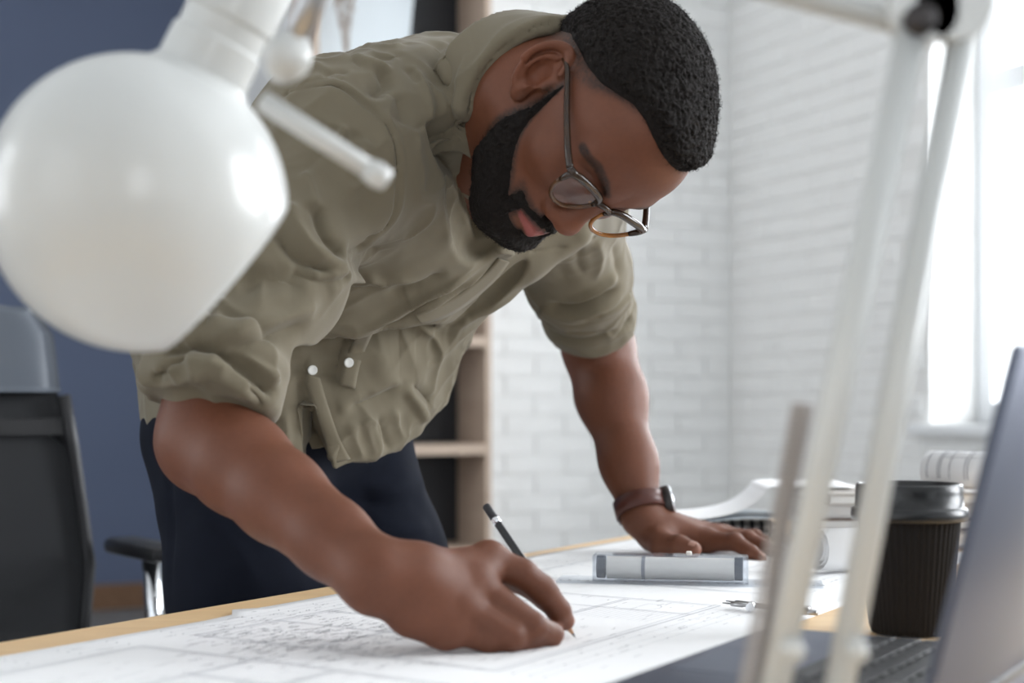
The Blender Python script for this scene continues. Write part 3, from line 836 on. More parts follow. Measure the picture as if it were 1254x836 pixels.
# openings cut into the front: the gap behind the button edge, the throat, the split below the last button
GAP = [a + INW * b for a, b in zip(smoothpoly(TR((640, 322), (622, 343), (600, 365), (574, 386), (550, 396)), 3), [0.003] * 16)]
THR = smoothpoly([trace(shirt_smooth, x, y) for x, y in ((566, 215), (574, 255), (586, 295), (597, 309))], 3)
SPL0 = trace(shirt_smooth, 380, 497); SPL1 = P(371, 600, SPL0[1]); SPL2 = P(418, 600, SPL0[1])
def split_d(p):
    """wedge open downwards between the two front panels"""
    r = (p - SPL0.astype(np.float32)); vd = unit(SPL0 - np.array([0, 0, CZ]))
    n1_ = unit(np.cross(SPL1 - SPL0, vd)); n2_ = unit(np.cross(SPL2 - SPL0, vd))
    if n1_[0] > 0: n1_ = -n1_
    if n2_[0] < 0: n2_ = -n2_
    return np.maximum(np.maximum(r @ n1_.astype(np.float32), r @ n2_.astype(np.float32)), np.abs(r @ vd.astype(np.float32)) - 0.07)
def shirt_sdf(p):
    d = shirt_smooth(p)
    d = smin(d, head_far(p, collar_d, CN, 0.12), 0.006)
    d = smax(d, -chain(p, GAP, [0.0015 + 0.0140 * math.sin(PI * min(1, i / (len(GAP) - 1) * 0.93 + 0.06)) ** 0.8 for i in range(len(GAP))], 0.003), 0.004)
    d = smax(d, -chain(p, THR, [0.016 + 0.009 * math.sin(PI * i / (len(THR) - 1)) for i in range(len(THR))], 0.006), 0.006)
    return smax(d, -split_d(p), 0.003)
v, q = surf(shirt_sdf, (-0.60, 1.1, 0.80), (0.33, 2.1, 1.42), 0.0023, 1.15)
v = relax(v, q, 1, 0.4)
nrm = vnormals(v, q)
def fold_(w_, amp, *pts, sharp=0, taper=0.25):
    global v
    v = stroke(v, nrm, smoothpoly(TR(*pts), 3), w_ * 0.85, amp * 1.35, sharp, taper)
def step(w_, amp, side, *pts, taper=0.15):
    """edge lying over the cloth beyond it: the cloth on that side of the line is pushed in"""
    global v
    pl = np.array(smoothpoly(TR(*pts), 3)); lo = pl.min(0) - 3 * w_; hi = pl.max(0) + 3 * w_
    s = np.nonzero(((v > lo) & (v < hi)).all(1))[0]
    d, t, dv = poly_dist(v[s], pl); sg = dv @ np.array(side, float)
    fall = np.clip(np.minimum(t, 1 - t) / taper, 0, 1)
    w2 = sstep(sg, -0.001, 0.003) * np.exp(-(d / w_) ** 2) * fall
    v = v.copy(); v[s] += nrm[s] * (amp * w2)[:, None]
DN = (0, 0, -1)
# the right front hangs over the buttoned part below it
step(0.060, -0.038, DN, (360, 425), (395, 418), (440, 412), (500, 399), (548, 394), (575, 385))
# the button edge of the right front, from the collar to the gap
step(0.045, -0.032, (1, 0, 0.1), (521, 150), (535, 192), (552, 238), (572, 290), (585, 318), taper=0.08)
# turned-down collar: its edge lies proud of the shoulder
CE = ((578, 38), (585, 79), (587, 106), (575, 122), (551, 151), (547, 190), (549, 230), (556, 266))
step(0.030, 0.0075, (1, 0, 0.35), *CE, taper=0.1)
fold_(0.004, -0.004, *[(x - 2, y) for x, y in CE], taper=0.1)
fold_(0.006, 0.004, (640, 40), (612, 55), (598, 80), (592, 105))
fold_(0.006, -0.005, (652, 46), (622, 66), (604, 92), (597, 120))
fold_(0.0028, -0.0018, (606, 112), (590, 150), (580, 200), (574, 250), taper=0.1)
# armhole seam and yoke seam
SEAM = ((345, 121), (372, 111), (400, 106), (420, 109), (442, 123), (463, 143), (477, 167), (484, 200), (486, 235), (480, 262), (466, 281), (448, 293))
fold_(0.0032, -0.0030, *SEAM, taper=0.04)
fold_(0.0040, 0.0016, *[(x + 6, y - 2) for x, y in SEAM], taper=0.04)
fold_(0.0026, -0.0018, (478, 168), (500, 161), (521, 153), taper=0.05)
# gathers above the seam
for x, y in ((352, 117), (362, 112), (372, 108), (383, 105), (394, 102), (404, 102), (415, 104)):
    fold_(0.0028, -0.0017, (x - 3, y + 2), (x + 6, y - 9), taper=0.4)
# shoulder and back folds
fold_(0.014, -0.0104, (566, 40), (567, 60), (571, 84), (577, 104))
fold_(0.009, 0.0064, (578, 36), (583, 62), (586, 90), (580, 110))
fold_(0.008, 0.0042, (556, 58), (560, 85), (570, 108))
fold_(0.016, -0.0096, (541, 48), (537, 75), (543, 108), (549, 130))
fold_(0.008, 0.0048, (500, 76), (512, 90), (520, 108), (527, 140), (538, 185))
fold_(0.006, 0.0036, (522, 95), (534, 110), (544, 128), (546, 142))
fold_(0.007, -0.0042, (499, 82), (508, 94), (516, 106))
fold_(0.010, -0.0080, (528, 125), (536, 160), (548, 205), (560, 240))
fold_(0.010, -0.0072, (452, 84), (468, 92), (473, 102), (462, 112), (448, 116))
fold_(0.009, 0.0048, (430, 72), (448, 80), (464, 82), (480, 90))
fold_(0.008, 0.0030, (474, 110), (468, 122), (456, 130))
fold_(0.006, -0.0036, (424, 65), (436, 78), (452, 86))
fold_(0.007, 0.0030, (440, 60), (470, 62), (500, 55))
fold_(0.008, -0.0030, (450, 70), (478, 72), (495, 66))
fold_(0.007, -0.0024, (392, 96), (410, 90), (430, 92))
fold_(0.007, 0.0024, (350, 108), (372, 92), (400, 80))
fold_(0.014, -0.0056, (480, 110), (494, 135), (496, 160))
# upper sleeve
fold_(0.007, -0.0033, (398, 148), (388, 158), (384, 172))
fold_(0.007, -0.0033, (412, 152), (402, 168), (396, 180))
fold_(0.006, 0.0028, (426, 150), (414, 168), (404, 184))
fold_(0.008, -0.0028, (440, 160), (428, 176), (436, 190))
fold_(0.007, 0.0028, (450, 170), (442, 186), (440, 200))
fold_(0.006, -0.0022, (408, 182), (388, 196), (360, 222))
fold_(0.010, 0.006, (368, 205), (380, 235), (384, 262))
fold_(0.009, -0.008, (386, 250), (392, 276), (404, 298), (422, 315), taper=0.12)
fold_(0.010, 0.007, (352, 245), (362, 276), (382, 304), (408, 322), (424, 324), taper=0.15)
fold_(0.007, -0.009, (338, 275), (350, 302), (368, 318), (392, 328), (414, 330))
fold_(0.007, 0.007, (372, 330), (398, 336), (416, 332), (426, 322))
fold_(0.008, -0.007, (355, 326), (372, 338), (398, 342), (418, 338), (426, 330), taper=0.12)
fold_(0.010, 0.004, (398, 352), (414, 350), (425, 338), (428, 326))
fold_(0.014, -0.009, (286, 348), (328, 341), (358, 347), (376, 358))
fold_(0.010, 0.007, (242, 418), (290, 407), (335, 394), (372, 378), (396, 366))
fold_(0.010, -0.007, (250, 428), (300, 418), (345, 404), (380, 390))
fold_(0.006, 0.005, (273, 358), (266, 384), (256, 412))
fold_(0.006, -0.005, (264, 362), (257, 386), (248, 408))
fold_(0.006, 0.005, (252, 368), (244, 388), (234, 404))
fold_(0.006, -0.005, (240, 372), (232, 392), (224, 408))
# where sleeve and chest meet
fold_(0.012, -0.008, (424, 316), (432, 312), (446, 306), (458, 300), taper=0.2)
fold_(0.020, -0.010, (430, 330), (450, 322), (472, 312))
fold_(0.008, 0.008, (428, 340), (456, 344), (490, 343), (522, 338))
step(0.030, -0.008, DN, (428, 346), (462, 350), (495, 347), (520, 342))
fold_(0.006, 0.006, (428, 410), (478, 388), (528, 358), (560, 342), (594, 326))
fold_(0.008, -0.005, (440, 412), (490, 392), (536, 364), (580, 342))
fold_(0.005, 0.004, (470, 402), (520, 378), (570, 350), (604, 326))
fold_(0.012, -0.005, (470, 365), (510, 352), (550, 330))
fold_(0.008, 0.005, (585, 316), (600, 310), (618, 306), (630, 312))
# left front: pocket edge, placket
fold_(0.0025, -0.0025, (648, 309), (690, 303), (730, 289), taper=0.05)
fold_(0.006, 0.004, (640, 332), (612, 364), (585, 384), (556, 400))
# hanging front
step(0.035, -0.010, (-1, 0, 0), (432, 413), (420, 440), (417, 462), (414, 478), taper=0.1)
fold_(0.010, -0.012, (392, 456), (402, 472), (410, 478), (418, 470), taper=0.2)
step(0.020, -0.010, (-1, 0, 0), (376, 448), (372, 466), (380, 492), (394, 530), (408, 570), taper=0.05)
fold_(0.008, 0.009, (412, 499), (428, 496), (444, 486))
fold_(0.009, -0.012, (424, 502), (445, 496), (470, 488), (494, 473))
fold_(0.008, 0.008, (452, 488), (474, 476), (496, 466))
fold_(0.009, 0.010, (474, 456), (484, 448), (491, 436), (493, 424))
fold_(0.009, -0.010, (464, 452), (478, 440), (486, 428))
fold_(0.012, -0.008, (440, 440), (462, 430), (480, 422))
fold_(0.008, 0.007, (430, 452), (452, 446), (468, 458), (490, 466), (512, 462))
fold_(0.007, 0.008, (495, 471), (504, 486), (514, 506), (520, 516))
fold_(0.009, -0.007, (505, 470), (520, 484), (528, 496))
fold_(0.008, 0.004, (446, 508), (452, 535), (460, 562))
fold_(0.009, -0.004, (462, 506), (468, 530), (478, 552))
fold_(0.008, 0.004, (480, 498), (486, 520), (494, 542))
fold_(0.008, 0.004, (426, 512), (436, 540), (446, 566))
fold_(0.0022, -0.0014, (392, 470), (400, 505), (416, 545), (428, 566), taper=0.05)
for x0, y0, x1, y1, a in ((350, 500, 352, 550, 5), (362, 470, 364, 540, -5), (338, 510, 342, 545, -4)):
    fold_(0.007, a * 0.001, (x0, y0), (x1, y1))
# back hem by the elbow
for x0, y0, x1, y1, a in ((160, 440, 166, 485, -4), (176, 445, 172, 478, 4), (150, 450, 156, 488, 4)):
    fold_(0.007, a * 0.001, (x0, y0), (x1, y1))
# right cuff
fold_(0.007, -0.010, (200, 428), (220, 424), (246, 426), (278, 437), (304, 454), (324, 472), (334, 488), taper=0.08)
fold_(0.006, -0.006, (262, 430), (290, 441), (318, 460), (336, 472))
fold_(0.006, 0.006, (290, 436), (316, 450), (338, 470))
fold_(0.006, -0.007, (190, 458), (206, 446), (222, 438), (234, 436))
fold_(0.006, -0.007, (188, 466), (200, 460), (212, 456))
fold_(0.006, 0.006, (190, 462), (206, 452), (222, 446))
fold_(0.006, -0.008, (205, 404), (208, 416), (210, 425))
fold_(0.010, 0.006, (225, 448), (255, 446), (285, 458))
fold_(0.006, -0.005, (300, 470), (314, 484), (322, 500))
# left sleeve
step(0.045, 0.006, DN, (664, 372), (690, 386), (716, 388), (744, 378), (770, 358), taper=0.04)
fold_(0.008, -0.011, (666, 368), (684, 376), (704, 378), (730, 368), (760, 348))
fold_(0.008, 0.007, (690, 366), (715, 362), (738, 350), (758, 334))
fold_(0.006, -0.010, (672, 385), (700, 394), (730, 388), (766, 368))
fold_(0.007, 0.006, (676, 378), (700, 387), (730, 380), (764, 360))
fold_(0.008, -0.0030, (715, 296), (708, 318), (716, 340))
fold_(0.010, 0.0035, (730, 292), (736, 315), (730, 345))
fold_(0.012, -0.0035, (752, 296), (756, 320), (754, 345))
fold_(0.006, -0.006, (690, 402), (724, 404), (770, 388), taper=0.1)
fold_(0.012, -0.0030, (680, 320), (692, 340), (700, 358))
v = relax(v, q, 1, 0.2)
# soft creasing everywhere
nrm = vnormals(v, q)
def crease(p, d, sc, k=0.75, off=0.0):
    """thin ridges running along d"""
    d = unit(np.array(d, float)); w_ = p + 0.020 * np.stack([vnoise(p + 2.1, 16.0), vnoise(p + 7.3, 16.0), vnoise(p + 4.9, 16.0)], 1)
    u = w_ - k * (w_ @ d)[:, None] * d
    n_ = vnoise(u + off, sc)
    return (1 - np.abs(2 * n_ - 1)) ** 2.2
msk = sstep(vnoise(v + 1.3, 9.0), 0.35, 0.70); msk2 = sstep(vnoise(v + 5.7, 9.0), 0.35, 0.70)
cr = (crease(v, (0.75, 0.1, 0.45), 34.0, 0.8) - 0.3) * 0.0058 * msk + (crease(v, (0.35, 0.4, -0.85), 42.0, 0.8, 3.0) - 0.3) * 0.0050 * msk2
cr = cr + (vnoise(v + 9, 60.0) - 0.5) * 0.0012
v = relax(v + nrm * cr[:, None], q, 1, 0.15)
M_['shirt'] = mat('olive_cotton', (0.150, 0.127, 0.085), 0.85, var=0.05, vscale=30, bump=0.25, bscale=1100, sheen=0.1, bdist=0.0006)
shirt = link('shirt', mesh('shirt', v, q), M_['shirt'], person)
# sewn edges laid on the cloth: button bands and the turned front edge
_prj = np.stack([CX + F_PX * v[:, 0] / v[:, 1], HY - F_PX * (v[:, 2] - CZ) / v[:, 1]], 1)
def pick(x, y, r=3.0):
    """point of the finished cloth seen at a picture point"""
    s_ = np.nonzero((np.abs(_prj[:, 0] - x) < r) & (np.abs(_prj[:, 1] - y) < r))[0]
    if len(s_) == 0: return pick(x, y, r * 1.8) if r < 40 else trace(shirt_smooth, x, y)
    k_ = s_[v[s_, 1] < v[s_, 1].min() + 0.012]
    return v[k_].mean(0)
TOCAM = lambda p: unit(np.array([0, 0, CZ]) - p)
def band(name, left, right, n=5, lift0=0.0015, lift1=0.0015, across=5, th=0.0014):
    """strip of doubled cloth between two edges given by picture points"""
    a = smoothpoly([pick(*p) for p in left], n); b = smoothpoly([pick(*p) for p in right], n); vs = []
    m = min(len(a), len(b))
    sm = lambda P_: [np.mean(P_[max(0, i - 2):i + 3], axis=0) for i in range(len(P_))]
    a = sm(a); b = sm(b)
    for i in range(m):
        for j in range(across):
            t = j / (across - 1); p = lerp(a[i], b[i], t); vs.append(p + TOCAM(p) * (lift0 + (lift1 - lift0) * t + 0.0012 * math.sin(PI * t)))
    fs = [(i * across + j, i * across + j + 1, (i + 1) * across + j + 1, (i + 1) * across + j) for i in range(m - 1) for j in range(across - 1)]
    o = MB().add(vs, fs).build(name, M_['shirt'], shirt); so_ = o.modifiers.new('thickness', 'SOLIDIFY'); so_.thickness = th; so_.offset = 0
    return o
band('button_band', [(377, 456), (375, 470), (384, 500), (396, 535), (410, 575)], [(391, 460), (396, 478), (405, 506), (418, 540), (432, 567)])
band('button_band', [(440, 405), (430, 424), (420, 446), (416, 476)], [(458, 402), (449, 424), (440, 448), (434, 482)], lift0=0.0026)
band('front_edge', [(626, 318), (611, 340), (590, 360), (562, 381), (535, 393), (512, 398)], [(612, 314), (598, 330), (577, 348), (552, 366), (524, 379), (504, 386)], lift0=0.0050, lift1=0.0)
M_['button'] = mat('pearl_button', (0.75, 0.75, 0.72), 0.3)
for (x, y) in ((427, 444), (383, 453)):
    c = pick(x, y); nn = unit(np.array([0.35, -0.9, -0.1])); c = c + TOCAM(c) * 0.0045
    MB().lathe([(0.0001, -0.001), (0.0050, -0.001), (0.0054, 0.0006), (0.0046, 0.0014), (0.0036, 0.0009), (0.0001, 0.0009)], c, frame(nn), 20).build('button', M_['button'], shirt)
# ---- trousers and shoes
def trousers_sdf(p):
    d = ell(p, MF(0.0, 0, 0.93), (0.13, 0.170, 0.13), np.stack([FW, LF, UP], 1))
    for s_, x in ((-1, -0.305), (1, -0.176)):
        hip = MF(0.01, s_ * 0.085, 0.90); th = np.array([x + (0.012 if s_ < 0 else 0), 1.60 if s_ < 0 else 1.84, 0.74]); kn = th + FW * 0.01 + UP * -0.26; an = kn - FW * 0.06 - UP * 0.40
        d = smin(d, chain(p, [hip, th, kn, an], [0.104, 0.086, 0.070, 0.060], 0.04), 0.03)
    return smax(d, 0.04 - p[:, 2], 0.01)
v, q = surf(trousers_sdf, (-0.62, 1.3, 0.02), (0.12, 2.15, 1.12), 0.006)
v = relax(v, q, 1); nrm = vnormals(v, q)
TT = lambda *pts: smoothpoly([trace(trousers_sdf, x, y) for x, y in pts], 3)
for w_, a, pts in ((0.007, -0.004, ((205, 520), (208, 600), (214, 740))), (0.012, 0.006, ((440, 590), (480, 600), (520, 590))), (0.012, -0.006, ((430, 610), (470, 622), (520, 612))),
                   (0.012, 0.006, ((440, 640), (490, 650), (530, 645))), (0.014, -0.010, ((400, 590), (392, 640), (372, 720))), (0.01, 0.005, ((230, 620), (280, 660), (320, 720)))):
    v = stroke(v, nrm, TT(*pts), w_, a)
v = v + nrm * ((vnoise(v, 22.0) - 0.5) * 0.006)[:, None]
M_['trouser'] = mat('navy_twill', (0.006, 0.0078, 0.0145), 0.9, var=0.15, vscale=60, spec=0.15)
trousers = link('trousers', mesh('trousers', v, q), M_['trouser'], person)
M_['shoe'] = mat('dark_leather', (0.03, 0.02, 0.015), 0.4)
for s_, x in ((-1, -0.305), (1, -0.176)):
    an = np.array([x, 1.60 if s_ < 0 else 1.84, 0.0]) - FW * 0.05
    def shoe(p):
        d = chain(p, [an + UP * 0.045 - FW * 0.04, an + UP * 0.040 + FW * 0.10, an + UP * 0.034 + FW * 0.19], [0.042, 0.042, 0.036], 0.03)
        d = smin(d, cap(p, an + UP * 0.05, an + UP * 0.10, 0.045, 0.042), 0.03)
        return smax(d, 0.003 - p[:, 2], 0.004)
    vv, qq = surf(shoe, an - np.array([0.25, 0.25, 0.01]), an + np.array([0.28, 0.25, 0.17]), 0.007)
    link('shoe', mesh('shoe', vv, qq), M_['shoe'], person)

# ------------------------------------------------------------------ things he wears and holds
# glasses, in the head's own space
M_['frame'] = mat('tortoise_acetate', (0.012, 0.011, 0.012), 0.14, col2=(0.055, 0.024, 0.008), vscale=60, spec=0.6)
M_['amber'] = mat('amber_acetate', (0.30, 0.115, 0.02), 0.15, var=0.5, vscale=120, spec=0.6)
M_['darkamber'] = mat('dark_tortoise_acetate', (0.085, 0.036, 0.014), 0.15, var=0.6, vscale=150, spec=0.6)
M_['lens'] = clear('spectacle_lens', (0.97, 0.98, 1.0), 0.25)
gl = empty('eyeglasses', tuple(HL(0, 0.0965, 0.0185))); tag(gl, 'round tortoiseshell eyeglasses with dark temples on the bearded man', 'glasses')
GO = np.array([0, 0.0965, 0.0185])
def G(x, y, z): return HT + HR @ (GO + np.array([x, y, z]))
RIMC = [(0.0105, -0.011), (0.0130, -0.002), (0.0230, 0.0025), (0.0390, 0.0040), (0.0540, 0.0038), (0.0640, 0.0005), (0.0640, -0.010), (0.0585, -0.0235), (0.0480, -0.0330), (0.0350, -0.0360), (0.0225, -0.0325), (0.0135, -0.0225)]
def rim_pts(s_, k=1.0, dy=0.0):
    n = len(RIMC); out = []
    for i in range(n):
        p0, p1, p2, p3 = [np.array(RIMC[(i + j - 1) % n]) for j in range(4)]
        for m_ in range(4):
            t = m_ / 4; q_ = 0.5 * (2 * p1 + (p2 - p0) * t + (2 * p0 - 5 * p1 + 4 * p2 - p3) * t * t + (3 * p1 - p0 - 3 * p2 + p3) * t ** 3)
            x = 0.037 + (q_[0] - 0.037) * k; z = -0.016 + (q_[1] + 0.016) * k
            out.append(G(s_ * x, dy + 0.004 - 1.4 * (x - 0.02) ** 2, z))
    return out
fr = MB()
for s_ in (-1, 1):
    top = rim_pts(s_)[0:26]
    fr.tube(top, [0.0024 + 0.0017 * math.sin(PI * min(1, i / 25)) ** 0.6 for i in range(26)], 8)
    fr.tube([G(s_ * 0.058, 0.0016, 0.0015), G(s_ * 0.064, 0.0010, 0.0015), G(s_ * 0.0695, -0.002, 0.001)], [0.0034, 0.0040, 0.0036], 8)
fr.tube([G(-0.0120, 0.0040, -0.006), G(-0.006, 0.0058, -0.0025), G(0, 0.0064, -0.0015), G(0.006, 0.0058, -0.0025), G(0.0120, 0.0040, -0.006)], 0.0031, 8)
frame_o = fr.build('frame_front', M_['frame'], gl)
for s_ in (-1, 1):
    low = rim_pts(s_); am = MB(); am.tube(low[25:] + low[:1], 0.0022, 8); am.build('lower_rim', M_['darkamber'] if s_ < 0 else M_['amber'], gl)
    pts = rim_pts(s_, 0.97); c = sum(pts) / len(pts) + HR @ np.array([0, 0.0012, 0]); nl = len(pts)
    MB().add([c] + pts, [(0, i + 1, (i + 1) % nl + 1) for i in range(nl)]).build('lens', M_['lens'], gl)
    tp = smoothpoly([G(s_ * 0.0695, -0.002, 0.001), G(s_ * 0.0735, -0.020, 0.0015), G(s_ * 0.0765, -0.055, 0.003), G(s_ * 0.0795, -0.086, 0.006), G(s_ * 0.0815, -0.104, 0.0065), G(s_ * 0.0800, -0.120, -0.002), G(s_ * 0.0765, -0.132, -0.014)], 4)
    n_ = len(tp); t_ = MB(); t_.tube(tp, [0.0036 - 0.0013 * min(1, i / n_ * 1.4) + 0.0008 * max(0, i / n_ - 0.7) for i in range(n_)], 8); t_.build('temple', M_['frame'], gl)
    pad = MB(); pad.tube([G(s_ * 0.011, 0.002, -0.012), G(s_ * 0.010, -0.003, -0.015), G(s_ * 0.012, -0.004, -0.021)], [0.0015, 0.0025, 0.002], 8); pad.build('nose_pad', M_['amber'], gl)
    hg = MB(); hg.box(G(s_ * 0.069, -0.0035, 0.001), (0.003, 0.004, 0.006), HR, 0.0006); hg.build('hinge', M_['chrome'], gl, smooth=False)

# wrist watch
M_['strap'] = mat('brown_leather_strap', (0.075, 0.020, 0.013), 0.4, var=0.2, vscale=150)
M_['dial'] = mat('black_watch_glass', (0.006, 0.007, 0.008), 0.05)
wc = lerp(EL, WL, 0.945); wa = unit(WL - EL); dors = np.array([0.95, 0.12, 0.35]); dors = unit(dors - wa * (dors @ wa)); ws = np.cross(wa, dors)
wt = empty('wrist_watch', tuple(wc)); tag(wt, 'dark dial wrist watch on a brown leather strap', 'watch')
ring = []; hw = 0.0112
prof = []
for i in range(48):
    th = 2 * PI * i / 48
    r = 0.0318
    prof.append((dors * math.cos(th) + ws * math.sin(th) * 1.04, r))
vs = []; fs = []
for d_, r in prof:
    for (a, b) in ((0, -hw), (0, hw), (0.0024, hw * 0.94), (0.0024, -hw * 0.94)): vs.append(wc + d_ * (r + a) + wa * b)
for i in range(48):
    j = (i + 1) % 48
    for k in range(4): fs.append((i * 4 + k, i * 4 + (k + 1) % 4, j * 4 + (k + 1) % 4, j * 4 + k))
MB().add(vs, fs).build('strap', M_['strap'], wt)
cc = wc + dors * 0.0325
MB().lathe([(0.001, -0.002), (0.0185, -0.003), (0.0205, 0.0), (0.0205, 0.0075), (0.0195, 0.0092), (0.0180, 0.0096), (0.0175, 0.0086), (0.0005, 0.0086)], cc, frame(dors, wa), 40).build('case', M_['darkmetal'], wt, angle=A35)
MB().lathe([(0.0172, 0.0088), (0.0165, 0.0100), (0.0005, 0.0104)], cc, frame(dors, wa), 40, capb=True).build('glass', M_['dial'], wt)
MB().lathe([(0.0207, 0.0070), (0.0210, 0.0084), (0.0198, 0.0097)], cc, frame(dors, wa), 40, False, False).build('bezel', M_['chrome'], wt)
MB().box(wc - unit(dors * 0.8 - ws * 0.6 * (1 if ws[1] > 0 else -1)) * 0.0345, (0.003, 0.016, 0.020), frame(wa, dors), 0.001).build('buckle', M_['darkmetal'], wt, smooth=False)

# pencil between finger and thumb
TIPP = PT(705, 781, 0.7508); ENDP = P(595, 619, 1.262)
pd = unit(ENDP - TIPP); PL = float(np.linalg.norm(ENDP - TIPP)); Mp = frame(pd)
pc = empty('pencil', tuple(TIPP)); tag(pc, 'dark grey pencil held upright between finger and thumb', 'pencil')
M_['pencil'] = mat('charcoal_lacquer', (0.022, 0.023, 0.026), 0.3)
M_['rawwood'] = mat('sharpened_wood', (0.55, 0.33, 0.20), 0.7, var=0.15, vscale=300)
M_['graphite'] = mat('graphite', (0.03, 0.03, 0.035), 0.4)
MB().lathe([(0.0038, 0.016), (0.0038, PL - 0.022)], TIPP, Mp, 6).build('shaft', M_['pencil'], pc, smooth=False)
MB().lathe([(0.0011, 0.0045), (0.0037, 0.0165)], TIPP, Mp, 12).build('sharpened_cone', M_['rawwood'], pc)
MB().lathe([(0.0001, 0.0), (0.0011, 0.0046)], TIPP, Mp, 10).build('lead', M_['graphite'], pc)
MB().lathe([(0.0039, PL - 0.022), (0.0040, PL - 0.019), (0.0037, PL - 0.018), (0.0040, PL - 0.017), (0.0040, PL - 0.016)], TIPP, Mp, 16).build('ferrule', M_['chrome'], pc)
MB().lathe([(0.0038, PL - 0.016), (0.0038, PL - 0.001), (0.0033, PL)], TIPP, Mp, 16).build('end_cap', M_['graphite'], pc)

# ------------------------------------------------------------------ table
EDG = np.array([-0.42, 1.17, 0.0])                       # a point of the far edge
def TB(t, n, z=0.75): return EDG + LF * t + FW * n + UP * z    # t along the edge, n across the table towards the camera
TROT = np.stack([LF, -FW, UP], 1); TRZ = math.atan2(LF[1], LF[0])
tab = empty('drawing_table', tuple(TB(0.35, 0.45, 0.0)), TRZ); tag(tab, 'pale birch drawing table under the big white plan sheet', 'table')
m = MB(); m.box(TB(0.35, 0.46, 0.75 - 0.0125), (2.6, 0.92, 0.025), TROT, 0.003); m.build('table_top', M_['table'], tab, smooth=False)
for t in (-0.8, 1.5):
    for n in (0.08, 0.84):
        m = MB(); m.box(TB(t, n, 0.3625), (0.05, 0.05, 0.725), TROT, 0.003); m.build('leg', M_['steel'], tab, smooth=False)
for n in (0.08, 0.84):
    m = MB(); m.box(TB(0.35, n, 0.69), (2.25, 0.03, 0.05), TROT, 0.003); m.build('rail', M_['steel'], tab, smooth=False)
# plan sheet with its printed drawing
M_['paper'] = mat('white_paper', (0.88, 0.88, 0.885), 0.75, var=0.015, vscale=8)
M_['ink'] = mat('grey_print_ink', (0.50, 0.51, 0.54), 0.8)
M_['ink2'] = mat('dark_print_ink', (0.24, 0.245, 0.27), 0.8)
def sheet_z(t, n):
    return 0.7506 + 0.0012 * max(0, math.sin(t * 9 + n * 5)) * max(0, 1 - abs(n - 0.27) / 0.3) * (1 if t < 0.15 or t > 0.75 else 0.0) + 0.004 * max(0, 1 - abs(t - 0.205) / 0.05) * max(0, 1 - (n - 0.05) / 0.03) * (1 if n < 0.09 else 0)
nt_, nn_ = 90, 30; T0, T1 = -0.42, 1.13
def n_lo(t): return 0.062 + 0.006 * math.sin(t * 6) + (-0.016 if t > 0.205 else 0.0) - 0.02 * max(0, (t - 0.5))
def n_hi(t): return 0.520
vs = []; fs = []
for i in range(nt_ + 1):
    t = T0 + (T1 - T0) * i / nt_
    for j in range(nn_ + 1):
        n = n_lo(t) + (n_hi(t) - n_lo(t)) * j / nn_; vs.append(TB(t, n, sheet_z(t, n)))
for i in range(nt_):
    for j in range(nn_): a = i * (nn_ + 1) + j; fs.append((a, a + 1, a + nn_ + 2, a + nn_ + 1))
plan = MB().add(vs, fs).build('plan_sheet', M_['paper']); tag(plan, 'large white architectural plan sheet under his writing hand', 'drawing')
so = plan.modifiers.new('thickness', 'SOLIDIFY'); so.thickness = 0.0003; so.offset = 1
rnd = random.Random(11)
def ink_line(mb, a, b, w_=0.0004):
    a = np.array(a, float); b = np.array(b, float); L = np.linalg.norm(b - a); k = max(1, int(L / 0.02)); d = (b - a) / (L + 1e-9); nv = np.array([-d[1], d[0]])
    pts = []; 
    for i in range(k + 1):
        p = a + (b - a) * i / k; pts.append(p)
    vv = []
    for p in pts:
        for s_ in (-1, 1):
            e = p + nv * w_ * s_; vv.append(TB(e[0], e[1], sheet_z(e[0], e[1]) + 0.0007))
    mb.add(vv, [(2 * i, 2 * i + 1, 2 * i + 3, 2 * i + 2) for i in range(k)])
pl, pl2 = MB(), MB()
def rect(mb, t0, t1, n0, n1, w_=0.0004):
    for a, b in (((t0, n0), (t1, n0)), ((t1, n0), (t1, n1)), ((t1, n1), (t0, n1)), ((t0, n1), (t0, n0))): ink_line(mb, a, b, w_)
def arc(mb, t, n, r, a0, a1, w_=0.0003):
    pr = None
    for i in range(9):
        a = a0 + (a1 - a0) * i / 8; c = (t + r * math.cos(a), n + r * math.sin(a))
        if pr: ink_line(mb, pr, c, w_)
        pr = c
